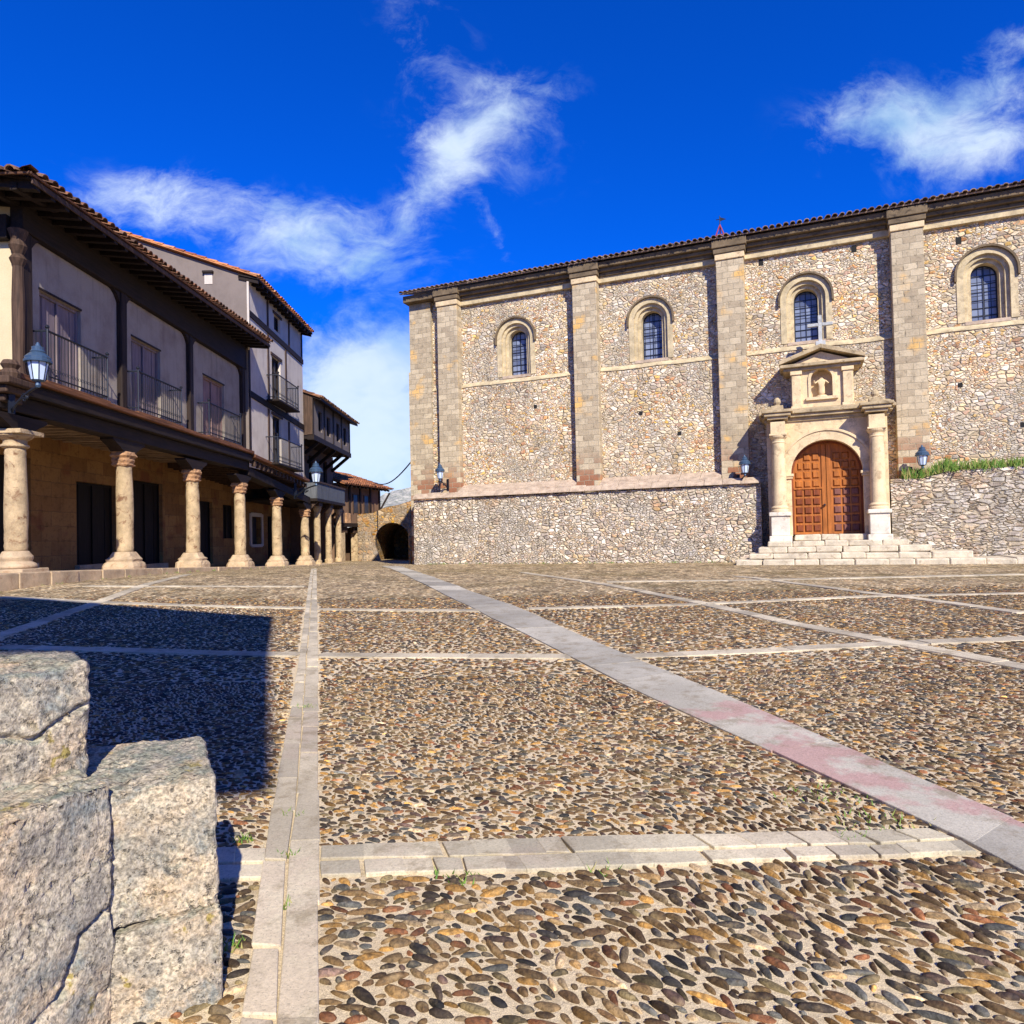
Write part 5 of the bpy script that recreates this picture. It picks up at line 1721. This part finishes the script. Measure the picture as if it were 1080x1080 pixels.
def gallery_house():
    H = thing('gallery_house', 'dark house beyond the tall one with a jettied upper gallery and grey balcony', 'house', (-10.3, 33.7, .1))
    Y0, Y1, XG, XW = 33.65, 41.4, -9.5, -10.5
    wins = [(34.7, 35.4, 6.75, 7.75), (36.3, 37.0, 6.75, 7.75), (38.3, 39.0, 6.75, 7.75), (39.9, 40.6, 6.75, 7.75)]
    obj('gallery_wall', panel_mb(rect_pts(Y0, Y1, 6.4, 8.25), [rect_pts(*w) for w in wins], .2, 'x', XG).add([(XG, Y1, 6.4), (-15, Y1, 6.4), (-15, Y1, 9.5), (XG, Y1, 8.25)], [(0, 1, 2, 3)]), M['plaster_grey'], H)
    obj('end_boards', MB().add([(XG, Y0, 6.4), (-11, Y0, 6.4), (-11, Y0, 8.7), (XG, Y0, 8.25)], [(0, 1, 2, 3)]), M['timber_mid'], H)
    for a, b, c, d in wins:
        o = obj('window', MB().box(XG - .18, XG - .15, a, b, c, d), M['glass'], H)
        obj('frame', MB().box(XG - .149, XG - .1, a, a + .07, c, d).box(XG - .149, XG - .1, b - .07, b, c, d).box(XG - .149, XG - .1, (a + b) / 2 - .03, (a + b) / 2 + .03, c, d), M['timber'], o)
    for y in (33.75, 35.8, 37.6, 39.4, 41.3):
        obj('stud', MB().box(XG - .02, XG + .04, y - .08, y + .08, 6.45, 8.2), M['timber_v'], H)
    obj('jetty_beam', MB().box(XG - .25, XG + .07, Y0, Y1 + .05, 6.18, 6.43), M['timber'], H)
    obj('jetty_floor', MB().box(-11, XG - .252, Y0, Y1, 6.22, 6.35), M['timber'], H)
    obj('wall', panel_mb(rect_pts(Y0, Y1, 3.3, 6.2), [rect_pts(36.4, 37.2, 4.5, 5.8), rect_pts(39.2, 40.0, 4.5, 5.8)], .25, 'x', XW).add([(XW, Y1, 0), (-15, Y1, 0), (-15, Y1, 6.2), (XW, Y1, 6.2)], [(0, 1, 2, 3)]), M['plaster_brown'], H)
    for a, b, c, d in ((36.4, 37.2, 4.5, 5.8), (39.2, 40.0, 4.5, 5.8)):
        shuttered_door(H, a, b, c, d, XW - .05, M['darkdoor'], 'window')
    obj('ceiling', MB().box(-13.3, XW - .03, Y0, Y1, 3.3, 3.4), M['timber'], H)
    for y in (34.6, 36.2, 37.9, 39.6, 41.0):
        obj('brace', MB().bar((XW, y, 5.35), (XG, y, 6.17), .14, .16), M['timber'], H)
    al = (0, 1, 0)
    XE, ZE = -9.05, 8.2
    s = R(20)
    rf = tile_roof((XE, Y0 - .1, ZE), al, (-math.cos(s), 0, math.sin(s)), Y1 - Y0 + .45, 4.5, .24, .43)
    obj('roof', rf, M['tile_old'], H, fix=False)
    obj('eave_boards', MB().hexa([(XE - .02, Y0, ZE - .13), (XG - .4, Y0, ZE + .17), (XG - .4, Y1 + .3, ZE + .17), (XE - .02, Y1 + .3, ZE - .13), (XE - .02, Y0, ZE - .045), (XG - .4, Y0, ZE + .26), (XG - .4, Y1 + .3, ZE + .26), (XE - .02, Y1 + .3, ZE - .045)]), M['timber'], H)
    # lower balcony with a boarded grey front
    b = obj('balcony', MB().box(XW - .02, -9.62, 34.75, 40.6, 3.28, 3.42), M['timber'], H)
    p = MB()
    for i in range(18):
        y = 34.8 + i * .32
        p.box(-9.68, -9.64, y + .01, y + .31, 3.422, 4.2)
    p.box(XW, -9.682, 34.76, 34.8, 3.422, 4.2)
    obj('balcony_boards', p, M['grey_boards'], b)
    obj('handrail', MB().box(-9.72, -9.6, 34.72, 40.62, 4.202, 4.29), M['timber_mid'], b)
    for y in (35.0, 37.8, 40.3):
        obj('brace', MB().bar((XW, y, 2.5), (-9.75, y, 3.27), .13, .15), M['timber_mid'], H)
    for y, h in ((36.0, 3.27), (38.2, 3.27), (40.4, 3.27)):
        q = obj('pillar', MB().lathe([(.22, 0), (.22, .2), (.17, .25), (.16, 2.7), (.22, 2.85), (.23, 3.0)], -10.0, y, 14, z=.08), M['column'], H)
        obj('pad', MB().box(-10.2, -9.8, y - .35, y + .35, 3.082, 3.278), M['timber_mid'], q)


gallery_house()


def low_house():
    H = thing('low_house', 'low brown timbered house with a sunlit orange roof beside the archway', 'house', (-9.6, 44, 0), 0)
    A, B = Vector((-10.3, 41.6, 0)), Vector((-8.75, 46.6, 0))
    u = (B - A).normalized()
    n = Vector((u.y, -u.x, 0))
    L = (B - A).length
    W = lambda s, d, z: tuple(A + u * s + n * d + Vector((0, 0, z)))

    def bx(s0, s1, d0, d1, z0, z1):
        return MB().hexa([W(s0, d0, z0), W(s1, d0, z0), W(s1, d1, z0), W(s0, d1, z0), W(s0, d0, z1), W(s1, d0, z1), W(s1, d1, z1), W(s0, d1, z1)])
    obj('upper_wall', bx(0, L, -4, 0, 2.35, 4.75), M['plaster_brown'], H)
    for s in (.1, 1.3, 2.6, 3.9, L - .12):
        obj('stud', bx(s - .09, s + .09, .002, .06, 2.5, 4.6), M['timber'], H)
    for s in (1.75, 3.1):
        o = obj('window', bx(s, s + .55, .004, .02, 3.0, 4.1), M['glass'], H)
        obj('frame', bx(s - .06, s, .004, .05, 2.95, 4.15).add(*[getattr(bx(s + .55, s + .61, .004, .05, 2.95, 4.15), k) for k in 'vf']), M['timber_mid'], o)
    obj('floor_beam', bx(-.05, L + .05, -.25, .10, 2.12, 2.348), M['timber'], H)
    obj('lower_wall', bx(0, L, -4, -1.2, -.4, 2.12), M['plaster_brown'], H)
    for s in (.6, 2.5, 4.6):
        o = obj('pillar', bx(s - .24, s + .24, -.5, -.02, -.3, 1.75).jitter(.03), M['column'], H, bevel=0.03)
        obj('pad', bx(s - .55, s + .55, -.4, -.08, 1.752, 2.118), M['timber_mid'], o)
    for s in (1.0, 2.8, 4.3):
        obj('hanging_stone', bx(s - .2, s + .25, .005, .10, 2.36, 2.95).jitter(.03), M['capital'], H)
    up = (-n * math.cos(R(19)) + Vector((0, 0, math.sin(R(19))))).normalized()
    rf = tile_roof(W(-.4, .75, 4.62), u, up, L + .9, 3.8, .25, .42)
    obj('roof', rf, M['tile_mid'], H, fix=False)
    for i in range(12):
        s = .0 + i * L / 11
        obj('rafter', MB().bar(W(s, -.3, 4.92), W(s, .7, 4.5), .09, .12), M['timber'], H)
    obj('brace', MB().bar(W(L - .05, .0, 3.2), W(L + .25, .6, 4.4), .12, .12), M['timber'], H)


low_house()


# archway at the end of the square
def archway():
    Yf = 43.6
    H = thing('stone_archway', 'dark round archway in a rough rubble wall between low house and church', 'archway', (-7.3, Yf, -.2))
    ar = arch_pts(-7.45, 1.08, -.4, 1.25, 16, rise=1.1)
    tops = [(-3.6, 2.5), (-4.6, 3.1), (-5.3, 3.5), (-6.2, 3.7), (-7.0, 3.45), (-7.9, 3.3), (-8.6, 3.0), (-9.6, 2.9)]
    outer = [(-9.6, -.5), (-3.6, -.5)] + tops
    b = panel_mb(outer, [ar], .6, 'y', Yf)
    obj('wall', b, M['rubble_arch'], H)
    v = [(x, Yf + .6, z) for x, z in ar] + [(x, Yf + 7, z) for x, z in ar]
    n = len(ar)
    tn = MB().add(v, [(i, (i + 1) % n, n + (i + 1) % n, n + i) for i in range(n - 1)] + [tuple(range(n, 2 * n))])
    tn.add([(-9.6, Yf, 0), (-9.6, Yf + 7, 0), (-9.6, Yf + 7, 2.9), (-9.6, Yf, 2.9)], [(0, 1, 2, 3)])
    obj('passage', tn, M['rubble_arch'], H)
    obj('arch_ring', MB().ring_y(arch_pts(-7.45, 1.40, -.3, 1.25, 16, rise=1.42), arch_pts(-7.45, 1.07, -.3, 1.25, 16, rise=1.09), Yf - .07, Yf + .02), M['rubble_arch'], H)
    obj('roof', MB().add([(x, Yf - .02, z) for x, z in tops] + [(x, Yf + 7, z + .3) for x, z in tops], [(i, i + 1, 9 + i, 8 + i) for i in range(7)]), M['rubble_arch'], H)
    # battered buttress at its left foot
    obj('buttress', MB().hexa([(-9.2, Yf - 1.0, -.3), (-7.9, Yf - .9, -.3), (-8.2, Yf - .08, -.3), (-9.2, Yf - .08, -.3), (-9.1, Yf - .35, 1.7), (-8.75, Yf - .35, 1.75), (-8.75, Yf - .08, 1.9), (-9.1, Yf - .08, 1.9)]), M['rubble_arch'], H, bevel=0.04)


archway()
# low rubble return between the archway and the church corner
rw = MB().hexa([(-4.5, 30.4, -.3), (-4.22, 28.5, -.3), (-3.8, 28.7, -.3), (-4.0, 30.8, -.3), (-4.45, 30.4, 1.5), (-4.2, 28.6, 1.7), (-3.85, 28.8, 1.8), (-4.0, 30.8, 1.5)])
tag(obj('stone_wall', rw.jitter(.05), M['rubble_arch'], bevel=0.05), 'short ochre rubble wall stub at the left corner of the church', 'stone wall')

# cable from the church corner to the low house
a, b = Vector((-8.9, 45.5, 5.0)), CM @ Vector((-.02, .3, 4.6))
pts = [a.lerp(b, t) + Vector((0, 0, -.5 * math.sin(math.pi * t))) for t in np.linspace(0, 1, 14)]
tag(obj('overhead_cable', MB().tube(pts, .03, 6), M['cable']), 'thin dark cable hanging between the low house and church corner', 'cable')

lantern('blue grey lantern on an arm at the near corner column of the arcade', (-9.78, 13.72, 4.32), R(62), .92, 1.0)
lantern('blue grey lantern at the far end of the arcade, before the grey balcony', (-9.75, 31.6, 3.75), R(62), 1.25, 1.28)


# ------------------------------------------------------------------ stone parapet in the foreground
def rock(corners, rough=0.012, cuts=26, rnd=0.05, seed=0, cracks=()):
    """worn stone block grown from eight corners: subdivided, rounded, roughened"""
    b = bmesh.new()
    vs = [b.verts.new(c) for c in corners]
    for q in [(0, 3, 2, 1), (4, 5, 6, 7), (0, 1, 5, 4), (1, 2, 6, 5), (2, 3, 7, 6), (3, 0, 4, 7)]:
        b.faces.new([vs[i] for i in q])
    bmesh.ops.bevel(b, geom=list(b.edges), offset=rnd, segments=4, profile=0.6, affect='EDGES')
    bmesh.ops.triangulate(b, faces=list(b.faces))
    for _ in range(8):
        lng = [e for e in b.edges if e.calc_length() > 0.012]
        if not lng:
            break
        bmesh.ops.subdivide_edges(b, edges=lng, cuts=1)
        bmesh.ops.triangulate(b, faces=[f for f in b.faces if len(f.verts) > 3])
    from mathutils import noise
    b.normal_update()
    off = Vector((seed * 3.1, seed * 1.7, seed * 2.3))
    for v in b.verts:
        p = v.co * 1.0 + off
        d = noise.fractal(p * 6, 1.0, 2.0, 4) * rough * 1.3 + noise.fractal(p * 30, 0.7, 2.0, 3) * rough * 0.5 + noise.noise(p * 80) * 0.003
        cr = abs(noise.fractal(p * 1.7 + Vector((7, 3, 1)), 0.7, 2.2, 5) - 0.12)
        if cr < 0.022:
            d -= (0.022 - cr) * 0.5
        for path, wid, dep in cracks:
            for p0, p1 in zip(path[:-1], path[1:]):
                a_, b_ = Vector(p0), Vector(p1)
                t_ = max(0.0, min(1.0, (v.co - a_).dot(b_ - a_) / (b_ - a_).length_squared))
                dist = (v.co - a_.lerp(b_, t_)).length + noise.noise(p * 22) * .008
                if dist < wid:
                    d = min(d, -dep * (1 - max(0, dist) / wid))
        v.co += v.normal * d
    mb = MB()
    b.verts.index_update()
    mb.add([tuple(v.co) for v in b.verts], [tuple(v.index for v in f.verts) for f in b.faces])
    b.free()
    return mb


def prism8(quad, z0, z1, ztilt=(0, 0, 0, 0)):
    return [(x, y, z0) for x, y in quad] + [(x, y, z1 + t) for (x, y), t in zip(quad, ztilt)]


def parapet():
    P = thing('stone_parapet', 'stepped parapet of big lichened sandstone blocks in the near left corner', 'stone parapet', (-1.1, 1.9, 0))
    fB = lambda t, z: (-1.16 + .148 * t, 1.38 + .38 * t, z)
    fA = lambda t, z: (-1.33 + .205 * t, 1.50 + .36 * t, z)
    # B: big block, runs towards the viewer
    obj('stone_block', rock(prism8([(-1.16, 1.38), (-1.012, 1.76), (-1.40, 1.98), (-1.62, 1.55)], .0, .665, (.0, .0, .03, .03)), .006, seed=1, rnd=.012, cracks=[([fB(1.0, .355), fB(.82, .33), fB(.70, .22), fB(.5, .19), fB(.36, .02)], .012, .03), ([fB(.05, .40), fB(.3, .43), fB(.42, .36)], .006, .012)]), M['block'], P, smooth=True)
    # A: top block
    obj('stone_block', rock(prism8([(-1.33, 1.50), (-1.125, 1.86), (-1.36, 2.16), (-1.72, 1.95)], .645, .95, (-.02, .0, -.02, .02)), .010, seed=2, rnd=.022, cracks=[([fA(.2, .80), fA(.5, .80), fA(.68, .775), fA(.82, .81), fA(1.0, .84)], .009, .02), ([fA(.1, .87), fA(.3, .85)], .012, .02)]), M['block'], P, smooth=True)
    # C: right block
    obj('stone_block', rock(prism8([(-1.035, 1.775), (-.808, 1.895), (-1.0, 2.24), (-1.36, 2.06)], .285, .63, (.0, .0, .02, .02)), .006, seed=3, rnd=.016, cracks=[([(-1.03, 1.78, .40), (-.93, 1.83, .36), (-.85, 1.87, .39)], .005, .008)]), M['block'], P, smooth=True)
    # D: foot block under it
    obj('stone_block', rock(prism8([(-1.06, 1.735), (-.785, 1.868), (-.99, 2.25), (-1.40, 2.08)], -.1, .30, (-.03, .0, .0, .0)), .007, seed=4, rnd=.016), M['block'], P, smooth=True)


parapet()


# ------------------------------------------------------------------ house behind the viewer, whose roof shades the left of the square
def rear_house():
    H = thing('rear_house', 'plastered house with broad eaves behind the viewer, casting the shadow on the cobbles', 'house', (-4, -5, 0))
    zt = 7.0
    k = 1.0 / math.tan(R(SUN_EL))
    hx, hy = math.sin(R(SUN_AZ)), math.cos(R(SUN_AZ))

    def back(px, py, z=zt):
        x, y = ground_at(px, py)
        d = (z - g1(x, y)) * k
        return (x + hx * d, y + hy * d)
    p0 = back(-10, 631)
    p1 = back(288, 654)
    p2 = back(283, 700)
    p3 = back(286, 838)
    p4 = (p3[0] - 9.5, p3[1] - 1.2)
    p5 = (p0[0] - 4.0, p0[1] - 1.5)
    poly = [p0, p1, p2, p3, p4, p5]
    n = len(poly)
    mb = MB().add([(x, y, zt) for x, y in poly] + [(x, y, zt + .22) for x, y in poly], [tuple(range(n)), tuple(range(n, 2 * n))] + [(i, (i + 1) % n, n + (i + 1) % n, n + i) for i in range(n)])
    cx, cy = sum(p[0] for p in poly) / n, sum(p[1] for p in poly) / n
    mb.add([(x + (cx - x) * .06, y + (cy - y) * .06, zt + .22) for x, y in poly] + [(cx, cy, zt + 1.0)], [(i, (i + 1) % n, n) for i in range(n)])
    obj('roof', mb, M['tile_red'], H)
    w = MB()
    q = [(x + (cx - x) * .36, y + (cy - y) * .36) for x, y in poly]
    w.add([(x, y, -.2) for x, y in q] + [(x, y, zt) for x, y in q], [(i, (i + 1) % n, n + (i + 1) % n, n + i) for i in range(n)])
    obj('wall', w, M['plaster_pale'], H)
    print('rear roof', [(round(x, 2), round(y, 2)) for x, y in poly])


rear_house()


# ------------------------------------------------------------------ weeds in the joints
def weeds():
    g = MB()
    spots = [(ground_at(*p), r, n) for p, r, n in [((322, 748), .10, 60), ((310, 862), .05, 40), ((304, 905), .04, 40), ((255, 888), .05, 40), ((238, 1000), .06, 50), ((300, 960), .03, 20), ((480, 928), .10, 40), ((640, 921), .06, 20), ((900, 886), .08, 40), ((930, 868), .2, 60), ((870, 842), .25, 70)]]
    for s_ in np.linspace(1, 12.3, 26):
        p = CM @ Vector((s_ + random.uniform(-.2, .2), -.78, 0))
        spots.append(((p.x, p.y), .14, random.randint(4, 26)))
    for y in np.linspace(13, 30, 22):
        spots.append(((-9.36, y + random.uniform(-.3, .3)), .1, random.randint(3, 16)))
    for (x, y), r, n in spots:
        for _ in range(n // 2):
            a, d = random.uniform(0, 6.28), r * math.sqrt(random.random())
            px, py = x + math.cos(a) * d, y + math.sin(a) * d * .6
            far = 1 + max(0, y - 6) * .09
            h, w = random.uniform(.012, .035) * far, .0035 * far
            b = random.uniform(0, 6.28)
            dx, dy = math.cos(b) * h * .7, math.sin(b) * h * .7
            z = g1(px, py) + .004
            g.add([(px - w, py, z), (px + w, py, z), (px + dx, py + dy, z + h)], [(0, 1, 2)])
    tag(obj('weeds', g, M['grass'], fix=False), 'tiny green weeds growing in the joints of the paving', 'weeds', kind='stuff')


weeds()
